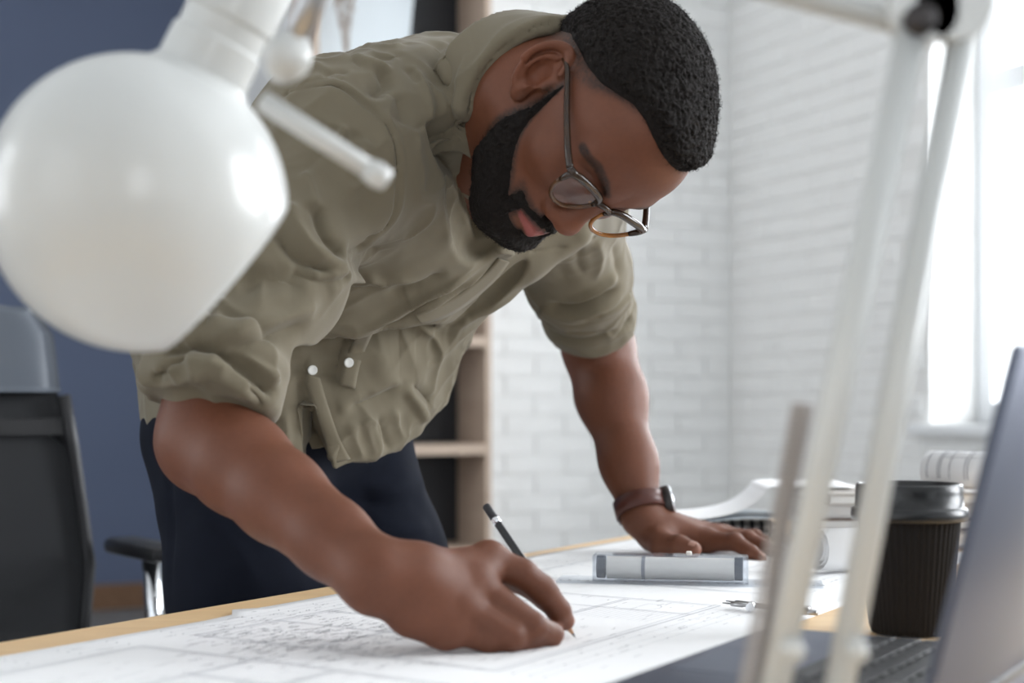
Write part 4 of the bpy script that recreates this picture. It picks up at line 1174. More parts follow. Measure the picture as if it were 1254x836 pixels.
# three storeys of a house side by side: walls doubled, rooms, doors, dimension strings, notes
for b0 in (-0.36, 0.10, 0.60):
    W_, H_ = 0.40, 0.30; n0 = 0.12
    rect(pl, b0, b0 + W_, n0, n0 + H_, 0.0007); rect(pl, b0 + 0.006, b0 + W_ - 0.006, n0 + 0.006, n0 + H_ - 0.006, 0.0004)
    for x in (0.10, 0.17, 0.26, 0.33):
        y0, y1 = rnd.choice(((0, 0.12), (0.12, 0.3), (0.0, 0.2), (0.16, 0.3)))
        for k in (0, 0.004): ink_line(pl, (b0 + x + k, n0 + y0), (b0 + x + k, n0 + y1), 0.0005)
    for y in (0.12, 0.20):
        for k in (0, 0.004): ink_line(pl, (b0 + 0.006, n0 + y + k), (b0 + W_ - 0.006, n0 + y + k), 0.0005)
    for _ in range(8):
        t, n = b0 + rnd.uniform(0.03, 0.36), n0 + rnd.uniform(0.03, 0.26); arc(pl, t, n, 0.022, rnd.choice((0, PI / 2, PI)), rnd.choice((PI / 2, PI)) + PI / 2); ink_line(pl, (t, n), (t + 0.022, n), 0.0003)
    for d_ in (0.014, 0.028, 0.04):
        ink_line(pl, (b0, n0 - d_), (b0 + W_, n0 - d_), 0.0002); ink_line(pl, (b0, n0 + H_ + d_), (b0 + W_, n0 + H_ + d_), 0.0002)
        for k in range(9):
            t = b0 + W_ * k / 8; ink_line(pl2, (t - 0.002, n0 - d_ + 0.002), (t + 0.002, n0 - d_ - 0.002), 0.0003); ink_line(pl2, (t - 0.002, n0 + H_ + d_ + 0.002), (t + 0.002, n0 + H_ + d_ - 0.002), 0.0003)
    for k in range(14): ink_line(pl, (b0 + 0.27, n0 + 0.206 + k * 0.006), (b0 + 0.33, n0 + 0.206 + k * 0.006), 0.0002)
    for _ in range(120):
        t, n = b0 + rnd.uniform(-0.01, 0.41), n0 + rnd.uniform(-0.05, 0.36); L = rnd.uniform(0.004, 0.016); x = 0
        while x < L:
            ink_line(pl2, (t + x, n), (t + x + 0.0011, n + rnd.uniform(-0.001, 0.001)), 0.0004); x += 0.0019
for _ in range(420):
    p = PT(rnd.gauss(390, 75), min(822, max(742, rnd.gauss(782, 17)))); r_ = p - EDG; t, n = float(r_ @ LF), float(r_ @ FW)
    if n < n_lo(t) + 0.01 or n > 0.51: continue
    L = rnd.uniform(0.003, 0.014); x = 0
    while x < L:
        ink_line(pl2, (t + x, n), (t + x + 0.0012, n + rnd.uniform(-0.0015, 0.0015)), 0.0005); x += 0.002
pl.build('printed_plan', M_['ink'], plan, smooth=False); pl2.build('printed_notes', M_['ink2'], plan, smooth=False)

# ------------------------------------------------------------------ rolling ruler
M_['acrylic'] = clear('clear_blue_acrylic', (0.965, 0.98, 1.0), 0.3, 0.05, 0.04, (0.80, 0.88, 1.0))
M_['rollwhite'] = mat('cream_roller', (0.78, 0.74, 0.68), 0.5)
M_['rubber'] = mat('dark_blue_rubber', (0.03, 0.04, 0.06), 0.6)
ra, rb = PT(682, 712, 0.751), PT(1008, 719, 0.751); rx = unit(rb - ra); RM = np.stack([rx, np.cross(UP, rx), UP], 1); RL = float(np.linalg.norm(rb - ra))
ru = empty('rolling_ruler', tuple((ra + rb) / 2)); tag(ru, 'clear rolling ruler with white roller lying beside the flat hand', 'ruler')
rc = (ra + rb) / 2
rp = lambda x, y, z: ra + rx * x + RM[:, 1] * y + UP * z
MB().box(rp(RL / 2, 0.012, 0.0017), (RL, 0.052, 0.0022), RM, 0.0006).build('blade', M_['acrylic'], ru, smooth=False)
tk = MB(); tk2 = MB()
for i in range(int(RL * 1000 / 2)):
    L = 0.006 if i % 5 == 0 else 0.0035
    tk.box(rp(0.004 + i * 0.002, -0.0135 + L / 2, 0.00295), (0.0004, L, 0.0002), RM)
    if i % 5 == 0: tk.box(rp(0.005 + i * 0.002, -0.0055, 0.00295), (0.0022, 0.0025, 0.0002), RM)
tk.build('scale_marks', M_['ink2'], ru, smooth=False)
x0, x1 = 0.040, 0.206
rolx = frame(rx, UP)
MB().lathe([(0.0122, 0.0), (0.0122, x1 - x0 - 0.028)], rp(x0 + 0.014, 0.012, 0.0155), rolx, 28).build('roller', M_['rollwhite'], ru, angle=A35)
for xa in (x0 + 0.003, x1 - 0.014):
    MB().lathe([(0.0120, 0.0), (0.0128, 0.001), (0.0128, 0.008), (0.0120, 0.009)], rp(xa, 0.012, 0.0165), rolx, 28).build('wheel', M_['rubber'], ru, angle=A35)
for sx, sy, sz, c in ((x1 - x0, 0.0016, 0.026, (0, -0.0035, 0.0155)), (x1 - x0, 0.0016, 0.026, (0, 0.0275, 0.0155)), (x1 - x0, 0.030, 0.0016, (0, 0.012, 0.0300))):
    MB().box(rp((x0 + x1) / 2 + c[0], c[1], c[2]), (sx, sy, sz), RM, 0.0007).build('housing_panel', M_['acrylic'], ru, smooth=False)
for xa in (x0, x1): MB().box(rp(xa, 0.012, 0.0155), (0.0016, 0.030, 0.028), RM, 0.0005).build('housing_end', M_['acrylic'], ru, smooth=False)
MB().box(rp(0.143, 0.012, 0.0325), (0.006, 0.008, 0.004), RM, 0.001).build('stud', M_['rollwhite'], ru, smooth=False)
for xa in (x0 + 0.052,):
    MB().lathe([(0.01235, 0.0), (0.01235, 0.004)], rp(xa, 0.012, 0.0155), rolx, 28, False, False).build('roller_scale', M_['ink2'], ru)

# ------------------------------------------------------------------ drafting compass lying on the sheet
cp = empty('drafting_compass', tuple(PT(940, 745, 0.751))); tag(cp, 'small steel drafting compass lying flat on the plan sheet', 'compass')
c0, c1 = PT(885, 738, 0.756), PT(998, 750, 0.757)
ca = lambda t, dz=0.0, dy=0.0: lerp(c0, c1, t) + UP * dz + np.array([0.25, 0.97, 0]) * dy
MB().tube([ca(0.0), ca(0.09), ca(0.1), ca(0.22), ca(0.24), ca(0.86)], [0.0006, 0.0009, 0.0022, 0.0024, 0.0016, 0.0022], 10).build('leg', M_['steel'], cp)
MB().tube([ca(0.02, 0, 0.016), ca(0.12, 0, 0.014), ca(0.14, 0, 0.014), ca(0.3, 0, 0.011), ca(0.88, 0, 0.002)], [0.0006, 0.0009, 0.0022, 0.0022, 0.0022], 10).build('leg', M_['steel'], cp)
MB().lathe([(0.0005, -0.004), (0.0042, -0.004), (0.0046, -0.003), (0.0046, 0.003), (0.0042, 0.004), (0.0005, 0.004)], ca(0.32, -0.0006, -0.002), frame(unit(c1 - c0) * 0.2 + np.array([0.2, 1, 0])), 18).build('adjusting_screw', M_['chrome'], cp, angle=A35)
MB().lathe([(0.0005, -0.004), (0.0075, -0.0035), (0.0085, 0.0), (0.0075, 0.0035), (0.0005, 0.004)], ca(0.87, 0.001, 0.001), frame(UP), 24).build('hinge_head', M_['steel'], cp, angle=A35)
MB().tube([ca(0.88), ca(0.94), ca(1.02)], [0.0034, 0.0028, 0.0026], 12).build('handle', M_['steel'], cp)
MB().tube([ca(0.84, 0.004), ca(0.86, 0.012), ca(0.87, 0.022)], [0.0035, 0.0030, 0.0006], 10).build('spare_point', M_['steel'], cp)

# ------------------------------------------------------------------ paper cup
M_['cup'] = mat('black_ripple_card', (0.016, 0.0145, 0.0145), 0.7, spec=0.2)
M_['lid'] = mat('black_cup_lid', (0.016, 0.017, 0.019), 0.30, spec=0.6)
kc = np.array([(1113 - CX) / F_PX * 1.215, 1.215, 0.7505])
ku = empty('coffee_cup', tuple(kc)); tag(ku, 'black ribbed paper coffee cup with plastic lid behind the laptop', 'cup')
MB().lathe([(0.0295, 0.0), (0.0310, 0.0005), (0.0322, 0.006), (0.0425, 0.100), (0.0430, 0.103)], kc, None, 288, ripple=lambda i, th: 0.0008 * math.cos(48 * th) if 2 <= i <= 3 else 0).build('ripple_wall', M_['cup'], ku)
MB().lathe([(0.0436, 0.096), (0.0475, 0.0965), (0.0485, 0.1000), (0.0482, 0.1060), (0.0460, 0.1075), (0.0452, 0.1080), (0.0448, 0.1200), (0.0442, 0.1260), (0.0430, 0.1275), (0.0416, 0.1265), (0.0405, 0.1200), (0.0380, 0.1185), (0.0002, 0.1190)], kc, None, 64).build('lid', M_['lid'], ku)
MB().box(kc + np.array([0.028, -0.012, 0.1198]), (0.010, 0.006, 0.0015), rotz(0.4), 0.0005).build('sip_tab', M_['lid'], ku, smooth=False)

# ------------------------------------------------------------------ laptop, hinge side to the right
M_['alu'] = mat('grey_aluminium', (0.10, 0.113, 0.155), 0.45, metal=0.5)
M_['key'] = mat('black_key', (0.014, 0.014, 0.016), 0.5)
M_['legend'] = mat('pale_key_legend', (0.35, 0.37, 0.40), 0.6)
LK = np.array([0.204, 1.137, 0.7512])
lt = empty('laptop', tuple(LK)); tag(lt, 'open grey laptop seen from behind its raised lid', 'laptop')
lw, ld, lh = 0.315, 0.215, 0.0155
lp = lambda a, b, z: LK - LF * a + FW * b + UP * z           # a along the front edge towards the camera, b from front edge to hinge
LM = np.stack([FW, LF, UP], 1)
MB().box(lp(lw / 2, ld / 2, lh / 2 + 0.0015), (ld, lw, lh), LM, 0.004).build('base', M_['alu'], lt, smooth=True, angle=A35)
for a in (0.03, lw - 0.03):
    for b in (0.03, ld - 0.03): MB().lathe([(0.006, 0), (0.006, 0.002)], lp(a, b, 0.0), None, 12).build('rubber_foot', M_['blackplastic'], lt)
MB().box(lp(lw / 2, 0.148, lh + 0.0016), (0.108, 0.286, 0.0006), LM).build('keyboard_well', M_['key'], lt, smooth=False)
kme = MB(); kme.box((0, 0, 0), (0.0158, 0.0160, 0.0024), None, 0.0009); kmesh = mesh('key', kme.v, kme.f, False); kmesh.materials.append(M_['key'])
for r in range(6):
    for k in range(15):
        if r == 0 and 4 <= k <= 9: continue
        p = lp(0.0225 + k * 0.0193, 0.101 + r * 0.0186, lh + 0.0030)
        o = bpy.data.objects.new('key', kmesh); C.objects.link(o); o.parent = lt; o.matrix_parent_inverse = PINV(lt)
        o.location = tuple(p); o.rotation_euler = (0, 0, math.atan2(FW[1], FW[0]))
MB().box(lp(0.0225 + 6.5 * 0.0193, 0.101, lh + 0.0030), (0.0158, 0.112, 0.0024), LM, 0.0009).build('space_bar', M_['key'], lt, smooth=False)
MB().box(lp(lw / 2, 0.045, lh + 0.0016), (0.062, 0.10, 0.0004), LM).build('touch_pad', M_['alu'], lt, smooth=False)
la = math.radians(14); lidv = UP * math.cos(la) + FW * math.sin(la); lidn = np.cross(LF, lidv)
hg0 = lp(lw / 2, ld - 0.004, lh + 0.004)
lidM = np.stack([lidv, LF, lidn], 1)
MB().box(hg0 + lidv * 0.106, (0.212, lw, 0.0065), lidM, 0.003).build('lid', M_['alu'], lt, angle=A35)
sgn = 1 if lidn @ FW < 0 else -1
MB().box(hg0 + lidv * 0.110 + lidn * sgn * 0.0036, (0.182, 0.295, 0.0006), lidM).build('screen', M_['dial'], lt, smooth=False)
MB().tube([lp(0.04, ld - 0.003, lh + 0.002), lp(lw - 0.04, ld - 0.003, lh + 0.002)], 0.005, 12).build('hinge', M_['blackplastic'], lt)

# ------------------------------------------------------------------ notebook with comb binding, stack, draped sheets, rolls
M_['kraft'] = mat('grey_board_cover', (0.32, 0.30, 0.28), 0.7)
M_['pages'] = mat('page_edges', (0.72, 0.71, 0.69), 0.8, var=0.06, vscale=300)
def slab(name, c, sx, sy, sz, ang, covers, pages, label, cat, group=None):
    o = empty(name, tuple(c), ang); tag(o, label, cat, group); Rz = rotz(ang)
    MB().box(np.array(c) + UP * sz / 2, (sx - 0.006, sy - 0.006, sz - 0.006), Rz).build('pages', pages, o, smooth=False)
    MB().box(np.array(c) + UP * 0.0015, (sx, sy, 0.003), Rz, 0.0008).build('back_cover', covers, o, smooth=False)
    MB().box(np.array(c) + UP * (sz - 0.0015), (sx, sy, 0.003), Rz, 0.0008).build('front_cover', covers, o, smooth=False)
    return o
nbY = 2.06; nang = -0.02
nc = np.array([0.306, nbY + 0.10, 0.7524])
nbk = slab('comb_bound_notebook', nc, 0.165, 0.215, 0.020, nang, M_['kraft'], M_['pages'], 'comb-bound notebook with black plastic rings behind the flat hand', 'notebook')
MB().box(nc + rotz(nang) @ np.array([0, -0.1085, 0.010]), (0.155, 0.003, 0.006), rotz(nang)).build('comb_spine', M_['blackplastic'], nbk, smooth=False)
for i in range(11):
    x = -0.07 + i * 0.014
    pts = [nc + rotz(nang) @ np.array([x, -0.104 - 0.008 * math.sin(a), 0.0135 + 0.0100 * math.cos(a)]) for a in np.linspace(0.0, PI, 7)]
    MB().tube(pts, 0.0030, 6).build('comb_ring', M_['blackplastic'], nbk)
bz = 0.7524; cols = [(0.35, 0.33, 0.31), (0.16, 0.11, 0.085), (0.62, 0.61, 0.60), (0.40, 0.37, 0.34)]
names = ['grey folder at the bottom of the stack behind the cup', 'brown folder second in the stack behind the cup', 'white folder above the brown one in the stack', 'pale grey folder on top of the stack behind the cup']
for i, th in enumerate((0.022, 0.016, 0.018, 0.016)):
    mc = mat('folder_cover', cols[i], 0.6)
    slab('folder', np.array([0.565 + 0.006 * (i % 2), 2.02 + 0.008 * ((i * 7) % 3), bz]), 0.31, 0.22, th, 0.04 * (i - 1.5), mc, M_['pages'], names[i], 'folder', 'folders stacked behind the coffee cup')
    bz += th + 0.0004
def drape(name, prof, y0, y1, label, skew=0.0, wave=0.0, mat_=None):
    """sheet whose section is the given line of (x, z) points, running back from y0 to y1"""
    pr = smoothpoly([np.array([a, 0, b]) for a, b in prof], 6); vs = []; k = len(pr); ny = 14
    for j in range(ny + 1):
        y = y0 + (y1 - y0) * j / ny
        for i, p in enumerate(pr): vs.append((p[0] + skew * (y - y0), y, p[2] + wave * math.sin(j * 0.7 + i * 0.3)))
    fs = [(j * k + i, j * k + i + 1, (j + 1) * k + i + 1, (j + 1) * k + i) for j in range(ny) for i in range(k - 1)]
    o = MB().add(vs, fs).build(name, mat_ or M_['paper']); tag(o, label, 'paper')
    s_ = o.modifiers.new('thickness', 'SOLIDIFY'); s_.thickness = 0.0004; s_.offset = 1
    return o
pz = lambda py, Y: CZ - (py - HY) / F_PX * Y
px_ = lambda px, Y: (px - CX) / F_PX * Y
YD = 1.985
drape('loose_sheet', [(px_(834, YD), pz(637, YD)), (px_(865, YD), pz(635, YD)), (px_(900, YD), pz(628, YD)), (px_(922, YD), pz(617, YD)), (px_(936, YD), pz(604, YD)), (px_(944, YD), pz(597, YD)), (px_(975, YD), pz(596, YD)), (px_(1050, YD), pz(597, YD))], YD, YD + 0.19, 'white sheet draped from the folder stack down over the notebook', 0.05)
M_['bluepaper'] = mat('pale_blue_print', (0.66, 0.72, 0.77), 0.7, var=0.12, vscale=25)
drape('printed_sheet', [(px_(830, YD), pz(641, YD)), (px_(870, YD), pz(638, YD)), (px_(915, YD), pz(634, YD)), (px_(960, YD), pz(636, YD)), (px_(990, YD), pz(639, YD))], YD - 0.006, YD + 0.17, 'pale blue printed sheet lying on the comb-bound notebook', 0.03, 0.0, M_['bluepaper'])
def roll(name, a, b, r, label, turns=2.2, inner=0.62, mat_=None):
    ax = unit(np.array(b) - np.array(a)); Mx = frame(ax, UP); L = np.linalg.norm(np.array(b) - np.array(a)); n = int(turns * 40); vs = []
    for i in range(n + 1):
        th = 2 * PI * i / 40; rr = r * (inner + (1 - inner) * i / n)
        for z in (0, L): vs.append(np.array(a) + Mx @ np.array([rr * math.cos(th), rr * math.sin(th), z]))
    o = MB().add(vs, [(2 * i, 2 * i + 1, 2 * i + 3, 2 * i + 2) for i in range(n)]).build(name, mat_ or M_['paper']); tag(o, label, 'paper roll')
    s_ = o.modifiers.new('thickness', 'SOLIDIFY'); s_.thickness = 0.0005
    return o, Mx, L
roll('paper_roll', P(1000, 671, 1.63), P(1150, 668, 1.70), 0.0255, 'plain white paper roll lying between ruler and coffee cup', 2.6, 0.45)
rz0 = bz
ra_ = np.array([px_(1142, 1.98), 1.98, rz0 + 0.0285]); rb_ = np.array([px_(1330, 1.78), 1.78, rz0 + 0.0285])
o, Mx, L = roll('drawing_roll', ra_, rb_, 0.0270, 'printed drawing rolled up on top of the folder stack', 2.4, 0.75)
# printed lines round the drawing roll
ln = MB()
for z in (0.012, 0.03, 0.034, 0.05, 0.075, 0.08, 0.11, 0.14, 0.145):
    vs = []
    for i in range(29):
        th = -PI * 0.62 + PI * 1.24 * i / 28
        for dz in (0, 0.0012): vs.append(ra_ + Mx @ np.array([0.0277 * math.cos(th), 0.0277 * math.sin(th), z + dz]))
    ln.add(vs, [(2 * i, 2 * i + 1, 2 * i + 3, 2 * i + 2) for i in range(28)])
for th in (-0.9, -0.6, -0.25, 0.2, 0.5, 0.8):
    for z0, z1 in ((0.034, 0.075), (0.08, 0.14)):
        vs = [ra_ + Mx @ np.array([0.0277 * math.cos(t_), 0.0277 * math.sin(t_), z]) for z in (z0, z1) for t_ in (th, th + 0.025)]
        ln.add(vs, [(0, 1, 3, 2)])
ln.build('printed_lines', M_['ink2'], o, smooth=False)

# ------------------------------------------------------------------ desk lamp near the camera
lamp = empty('desk_lamp', (0.136, 0.70, 0.75)); tag(lamp, 'white jointed desk lamp with round shade and parallel arms', 'lamp')
SC = P(170, 250, 0.86); SRd = 0.0895; AXD = unit(np.array([0.72, 0.30, -0.63])); LMx = frame(AXD)
NKD = unit(np.array([0.45, -0.05, 0.89])); NMx = frame(NKD)
out = [(SRd * math.sin(t_) , -SRd * math.cos(t_)) for t_ in np.linspace(0.02, 2.42, 30)]
inn = [(r * 0.985, z * 0.985) for r, z in out[::-1]]
MB().lathe(out + inn, SC, LMx, 72, False, False).build('shade', M_['lampwhite'], lamp)
MB().lathe([(0.0335, 0.074), (0.0330, 0.083), (0.0285, 0.088), (0.0280, 0.108), (0.0262, 0.110), (0.0262, 0.122), (0.0282, 0.124), (0.0282, 0.165), (0.0270, 0.168)], SC, NMx, 40).build('socket_sleeve', M_['lampwhite'], lamp, angle=A35)
NKP = SC
M_['bulb'] = mat('opal_bulb', (0.8, 0.8, 0.78), 0.3)
MB().lathe([(0.013, 0.0), (0.014, 0.03), (0.024, 0.055), (0.027, 0.072), (0.022, 0.092), (0.008, 0.1), (0.0005, 0.101)], SC - AXD * 0.068, LMx, 24).build('bulb', M_['bulb'], lamp)
ga, gb_ = P(322, 124, 0.775), P(462, 214, 0.77)
MB().tube([ga, lerp(ga, gb_, 0.96)], [0.0058, 0.0052], 16).build('handle_rod', M_['lampwhite'], lamp)
MB().lathe([(0.001, -0.007), (0.0062, -0.006), (0.0072, 0.0), (0.0060, 0.006), (0.001, 0.007)], gb_, frame(gb_ - ga), 16).build('handle_tip', M_['lampwhite'], lamp)
kb = P(352, 70, 0.765)
MB().lathe([(0.001, -0.012), (0.011, -0.011), (0.013, 0.0), (0.011, 0.011), (0.001, 0.012)], kb, frame((0.4, -1, 0.2)), 20).build('tilt_knob', M_['lampwhite'], lamp)
hd = P(432, -187, 0.76)
MB().tube([kb, P(392, -20, 0.76), hd], [0.0075, 0.0075, 0.0075], 12).build('head_bracket', M_['steel'], lamp)
MB().lathe([(0.001, -0.016), (0.014, -0.015), (0.014, 0.015), (0.001, 0.016)], hd, frame((0.1, -1, 0)), 20).build('head_joint', M_['lampwhite'], lamp, angle=A35)
elb = P(1118, -14, 0.70)
for dz in (0.0, -0.018):
    MB().tube([hd + UP * dz, elb + UP * dz], 0.0064, 12).build('upper_arm', M_['lampwhite'], lamp)
for ex, ey, er in ((1128, 14, 0.0180), (1166, 4, 0.0200)):
    MB().lathe([(0.001, -0.006), (er - 0.001, -0.006), (er, -0.004), (er, 0.004), (er - 0.001, 0.006), (0.001, 0.006)], P(ex, ey, 0.70), frame((0, 1, 0)), 28).build('elbow_plate', M_['lampwhite'], lamp, angle=A35)
MB().lathe([(0.001, -0.004), (0.0078, -0.0035), (0.0078, 0.004), (0.001, 0.004)], P(1127, 24, 0.688), frame((0.0, 1, 0)), 16).build('elbow_bolt', M_['darkmetal'], lamp)
b1a, b1b = P(1116, 40, 0.697), P(926, 950, 0.697)
b2a, b2b = P(1178, 40, 0.703), P(1007, 950, 0.703)
MB().tube([b1a, b1b], 0.0076, 14).build('lower_arm', M_['lampwhite'], lamp)
MB().tube([b2a, b2b], 0.0074, 14).build('lower_arm', M_['lampwhite'], lamp)
# tension spring beside the front bar
s0, s1 = lerp(b1a, b1b, 0.50) + np.array([-0.014, 0.005, 0]), lerp(b1a, b1b, 0.95) + np.array([-0.011, 0.005, 0])
sm = frame(s1 - s0); SLn = np.linalg.norm(s1 - s0); pts = []
for i in range(60 * 8 + 1):
    th = 2 * PI * i / 8; pts.append(s0 + sm @ np.array([0.0050 * math.cos(th), 0.0050 * math.sin(th), SLn * i / 480]))
M_['spring'] = mat('dull_spring_steel', (0.40, 0.37, 0.35), 0.5, metal=0.2)
MB().tube(pts, 0.0011, 5).build('spring', M_['spring'], lamp)
bc = (b1b + b2b) / 2
MB().box(np.array([bc[0], bc[1], 0.768]), (0.040, 0.022, 0.030), None, 0.004).build('base_bracket', M_['lampwhite'], lamp, angle=A35)
for t_ in (0.80,):
    for a_, b_ in ((b1a, b1b), (b2a, b2b)):
        MB().lathe([(0.0005, -0.003), (0.0062, -0.0028), (0.0062, 0.002), (0.0005, 0.003)], lerp(a_, b_, 0.828) + np.array([0.003, -0.0075, 0]), frame((0, -1, 0)), 16).build('screw_head', M_['lampwhite'], lamp)
MB().lathe([(0.001, 0.0), (0.055, 0.0), (0.060, 0.004), (0.058, 0.010), (0.030, 0.016), (0.016, 0.020), (0.001, 0.020)], np.array([bc[0], bc[1], 0.7506]), None, 48).build('base', M_['lampwhite'], lamp, angle=A35)

# ------------------------------------------------------------------ office chair behind the table
ch = empty('office_chair', (-0.935, 2.25, 0.0)); tag(ch, 'office chair with black mesh back and grey leather head panel', 'chair')
CF = np.array([0.60, -0.80, 0]); CL = np.array([0.80, 0.60, 0]); CO = np.array([-0.935, 2.25, 0.0])
def CP(f, l, z): return CO + CF * f + CL * l + UP * z
M_['chmesh'] = mat('black_mesh_fabric', (0.020, 0.021, 0.024), 0.6, bump=0.8, bscale=900, bdist=0.002)
M_['leather'] = mat('grey_leather', (0.10, 0.115, 0.14), 0.32)
def back_patch(z0, z1, hw, th, name, m_, extra=0.0):
    nu, nv = 18, 14; vs = []
    for s_ in (0, 1):
        for i in range(nv + 1):
            z = z0 + (z1 - z0) * i / nv
            for j in range(nu + 1):
                a = -1 + 2 * j / nu; l = a * hw(z)
                f = 0.05 * a * a + 0.05 * ((z - 0.75) / 0.3) ** 2 * (-0.6 if z > 0.75 else 0.3) + (th if s_ else 0) * (1 - 0.6 * abs(a) ** 6) - th / 2 + extra
                top = -0.05 * abs(a) ** 5 * (1 if (i == nv and extra) else 0)
                vs.append(CP(f, l, z + top))
    k = (nu + 1) * (nv + 1); fs = []
    for i in range(nv):
        for j in range(nu):
            a = i * (nu + 1) + j; fs.append((a, a + 1, a + nu + 2, a + nu + 1)); fs.append((k + a, k + a + nu + 1, k + a + nu + 2, k + a + 1))
    for i in range(nv):
        for j in (0, nu): a = i * (nu + 1) + j; fs.append((a, a + nu + 1, k + a + nu + 1, k + a))
    for j in range(nu):
        for i in (0, nv): a = i * (nu + 1) + j; fs.append((a, a + 1, k + a + 1, k + a))
    return MB().add(vs, fs).build(name, m_, ch)
hwf = lambda z: float(np.interp(z, [0.50, 0.68, 0.86, 0.975, 1.06, 1.115], [0.235, 0.250, 0.225, 0.205, 0.200, 0.165]))
back_patch(0.55, 0.975, hwf, 0.022, 'mesh_back', M_['chmesh'])
back_patch(0.965, 1.115, lambda z: hwf(z) + 0.003, 0.055, 'head_panel', M_['leather'], 0.012)
back_patch(0.895, 0.925, lambda z: hwf(z) * 0.99, 0.012, 'back_band', M_['blackplastic'], 0.016)
for s_ in (-1, 1):
    MB().tube([CP(0.05 + 0.01, s_ * hwf(z) * 1.0, z) for z in (0.52, 0.6, 0.68, 0.78, 0.88, 0.96)], 0.011, 10).build('back_frame', M_['blackplastic'], ch)
MB().tube([CP(0.05, 0, 0.43), CP(-0.02, 0, 0.48), CP(-0.02, 0, 0.62)], [0.03, 0.03, 0.02], 10).build('back_stem', M_['blackplastic'], ch)
MB().box(CP(0.27, 0, 0.47), (0.47, 0.49, 0.075), np.stack([CF, CL, UP], 1), 0.03).build('seat', M_['leather'], ch, angle=A35)
for s_ in (-1, 1):
    MB().tube([CP(0.22, s_ * 0.235, 0.44), CP(0.215, s_ * 0.305, 0.50), CP(0.20, s_ * 0.305, 0.60), CP(0.19, s_ * 0.303, 0.695)], 0.0145, 14).build('arm_post', M_['chrome'], ch)
    MB().box(CP(0.175, s_ * 0.299, 0.712), (0.21, 0.062, 0.026), np.stack([CF, CL, UP], 1), 0.010).build('arm_pad', M_['blackplastic'], ch, angle=A35)
MB().lathe([(0.03, 0.10), (0.03, 0.25), (0.018, 0.25), (0.018, 0.43)], CP(0.25, 0, 0), None, 20).build('gas_lift', M_['chrome'], ch)
for k in range(5):
    a = 2 * PI * k / 5 + 0.3; d = np.array([math.cos(a), math.sin(a), 0])
    MB().tube([CP(0.25, 0, 0.115), CP(0.25, 0, 0.10) + d * 0.15, CP(0.25, 0, 0.075) + d * 0.30], [0.024, 0.020, 0.014], 10).build('base_spoke', M_['chrome'], ch)
    MB().lathe([(0.004, -0.02), (0.028, -0.018), (0.03, 0), (0.028, 0.018), (0.004, 0.02)], CP(0.25, 0, 0.0305) + d * 0.30, frame((-d[1], d[0], 0)), 16).build('caster', M_['blackplastic'], ch)

# ------------------------------------------------------------------ bookcase by the brick wall
BS0, BS1, BD = 1.195, 1.850, 0.27
bk = empty('bookcase', room((BS0 + BS1) / 2, BD / 2 + 0.02, 0), ROOM_ANG); tag(bk, 'tall pale oak bookcase with black back against white brick wall', 'bookcase')
def bkbox(name, s0, s1, t0, t1, z0, z1, m_, bev=0.002):
    q_ = MB(); rbox(q_, s0, s1, t0, t1, z0, z1, bev); return q_.build(name, m_, bk, smooth=False)
TB0, TB1 = 0.025, 0.025 + BD
bkbox('side_panel', BS0, BS0 + 0.022, TB0, TB1, 0, 2.62, M_['oak']); bkbox('side_panel', BS1 - 0.022, BS1, TB0, TB1, 0, 2.62, M_['oak'])
bkbox('back_panel', BS0 + 0.022, BS1 - 0.022, TB0, TB0 + 0.012, 0.05, 2.60, M_['black'], 0)
for z in (0.05, 0.405, 0.769, 1.148, 1.53, 1.91, 2.585): bkbox('shelf', BS0 + 0.022, BS1 - 0.022, TB0 + 0.012, TB1, z, z + 0.036, M_['oak'])
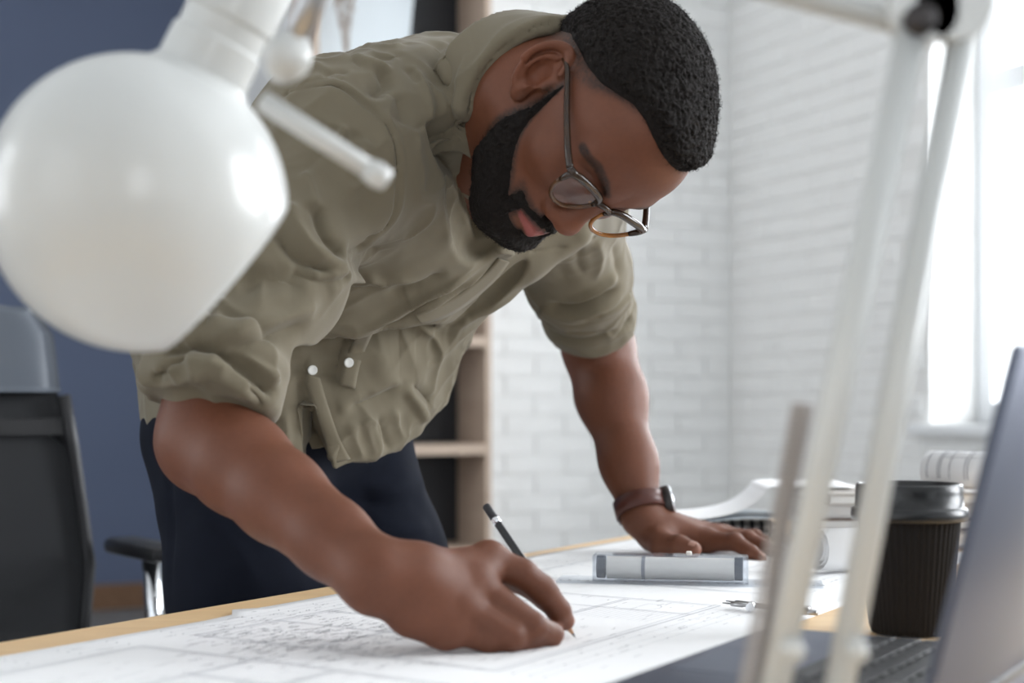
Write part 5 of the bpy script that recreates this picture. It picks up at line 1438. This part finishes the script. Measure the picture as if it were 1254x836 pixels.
# leaning white board and dried grasses in a vase on the top shelf
M_['board'] = mat('pale_blue_white_board', (0.66, 0.72, 0.76), 0.6, var=0.05, vscale=3)
wb = empty('leaning_board', room(1.62, 0.10, 1.946)); tag(wb, 'pale white board leaning in the top of the bookcase', 'board')
vs = []
for z, sa, sb in ((1.947, 1.475, 1.825), (2.56, 1.395, 1.825)):
    for s in (sa, sb):
        for t in (0.075, 0.087): vs.append(room(s, t + (0.0 if z > 2 else 0.06), z))
MB().add(vs, [(0, 2, 6, 4), (1, 5, 7, 3), (0, 4, 5, 1), (2, 3, 7, 6), (4, 6, 7, 5), (0, 1, 3, 2)]).build('board_panel', M_['board'], wb, smooth=False)
vz = room(1.70, 0.20, 1.9462); va = empty('vase_of_dried_grass', vz); tag(va, 'vase of dried grass plumes on top shelf before the white board', 'vase')
M_['clay'] = mat('grey_clay', (0.30, 0.29, 0.28), 0.7); M_['straw'] = mat('dried_straw', (0.42, 0.34, 0.28), 0.9)
MB().lathe([(0.03, 0), (0.045, 0.02), (0.05, 0.07), (0.035, 0.12), (0.02, 0.15), (0.024, 0.165), (0.018, 0.163), (0.014, 0.14), (0.001, 0.1)], vz, None, 28).build('vase', M_['clay'], va)
rnd = random.Random(5)
for i in range(9):
    a = rnd.uniform(0, 2 * PI); sp_ = rnd.uniform(0.02, 0.085); h = rnd.uniform(0.38, 0.56); bx_ = math.cos(a) * sp_; by_ = math.sin(a) * sp_ * 0.4
    pts = [np.array(vz) + np.array([bx_ * t ** 1.6, by_ * t ** 1.6, 0.12 + (h - 0.12) * t]) for t in np.linspace(0, 1, 8)]
    st = MB().tube(pts, [0.0016] * 8, 5).build('stem', M_['straw'], va)
    m = MB()
    for j in range(34):
        t = rnd.uniform(0.62, 1.0); p = np.array(vz) + np.array([bx_ * t ** 1.6, by_ * t ** 1.6, 0.12 + (h - 0.12) * t]); d = np.array([rnd.uniform(-1, 1), rnd.uniform(-1, 1), rnd.uniform(0.3, 1.4)]); d = unit(d) * rnd.uniform(0.02, 0.04)
        m.tube([p, p + d * 0.6, p + d + np.array([0, 0, -0.006])], [0.0009, 0.0013, 0.0004], 4)
    m.build('plume', M_['straw'], st)
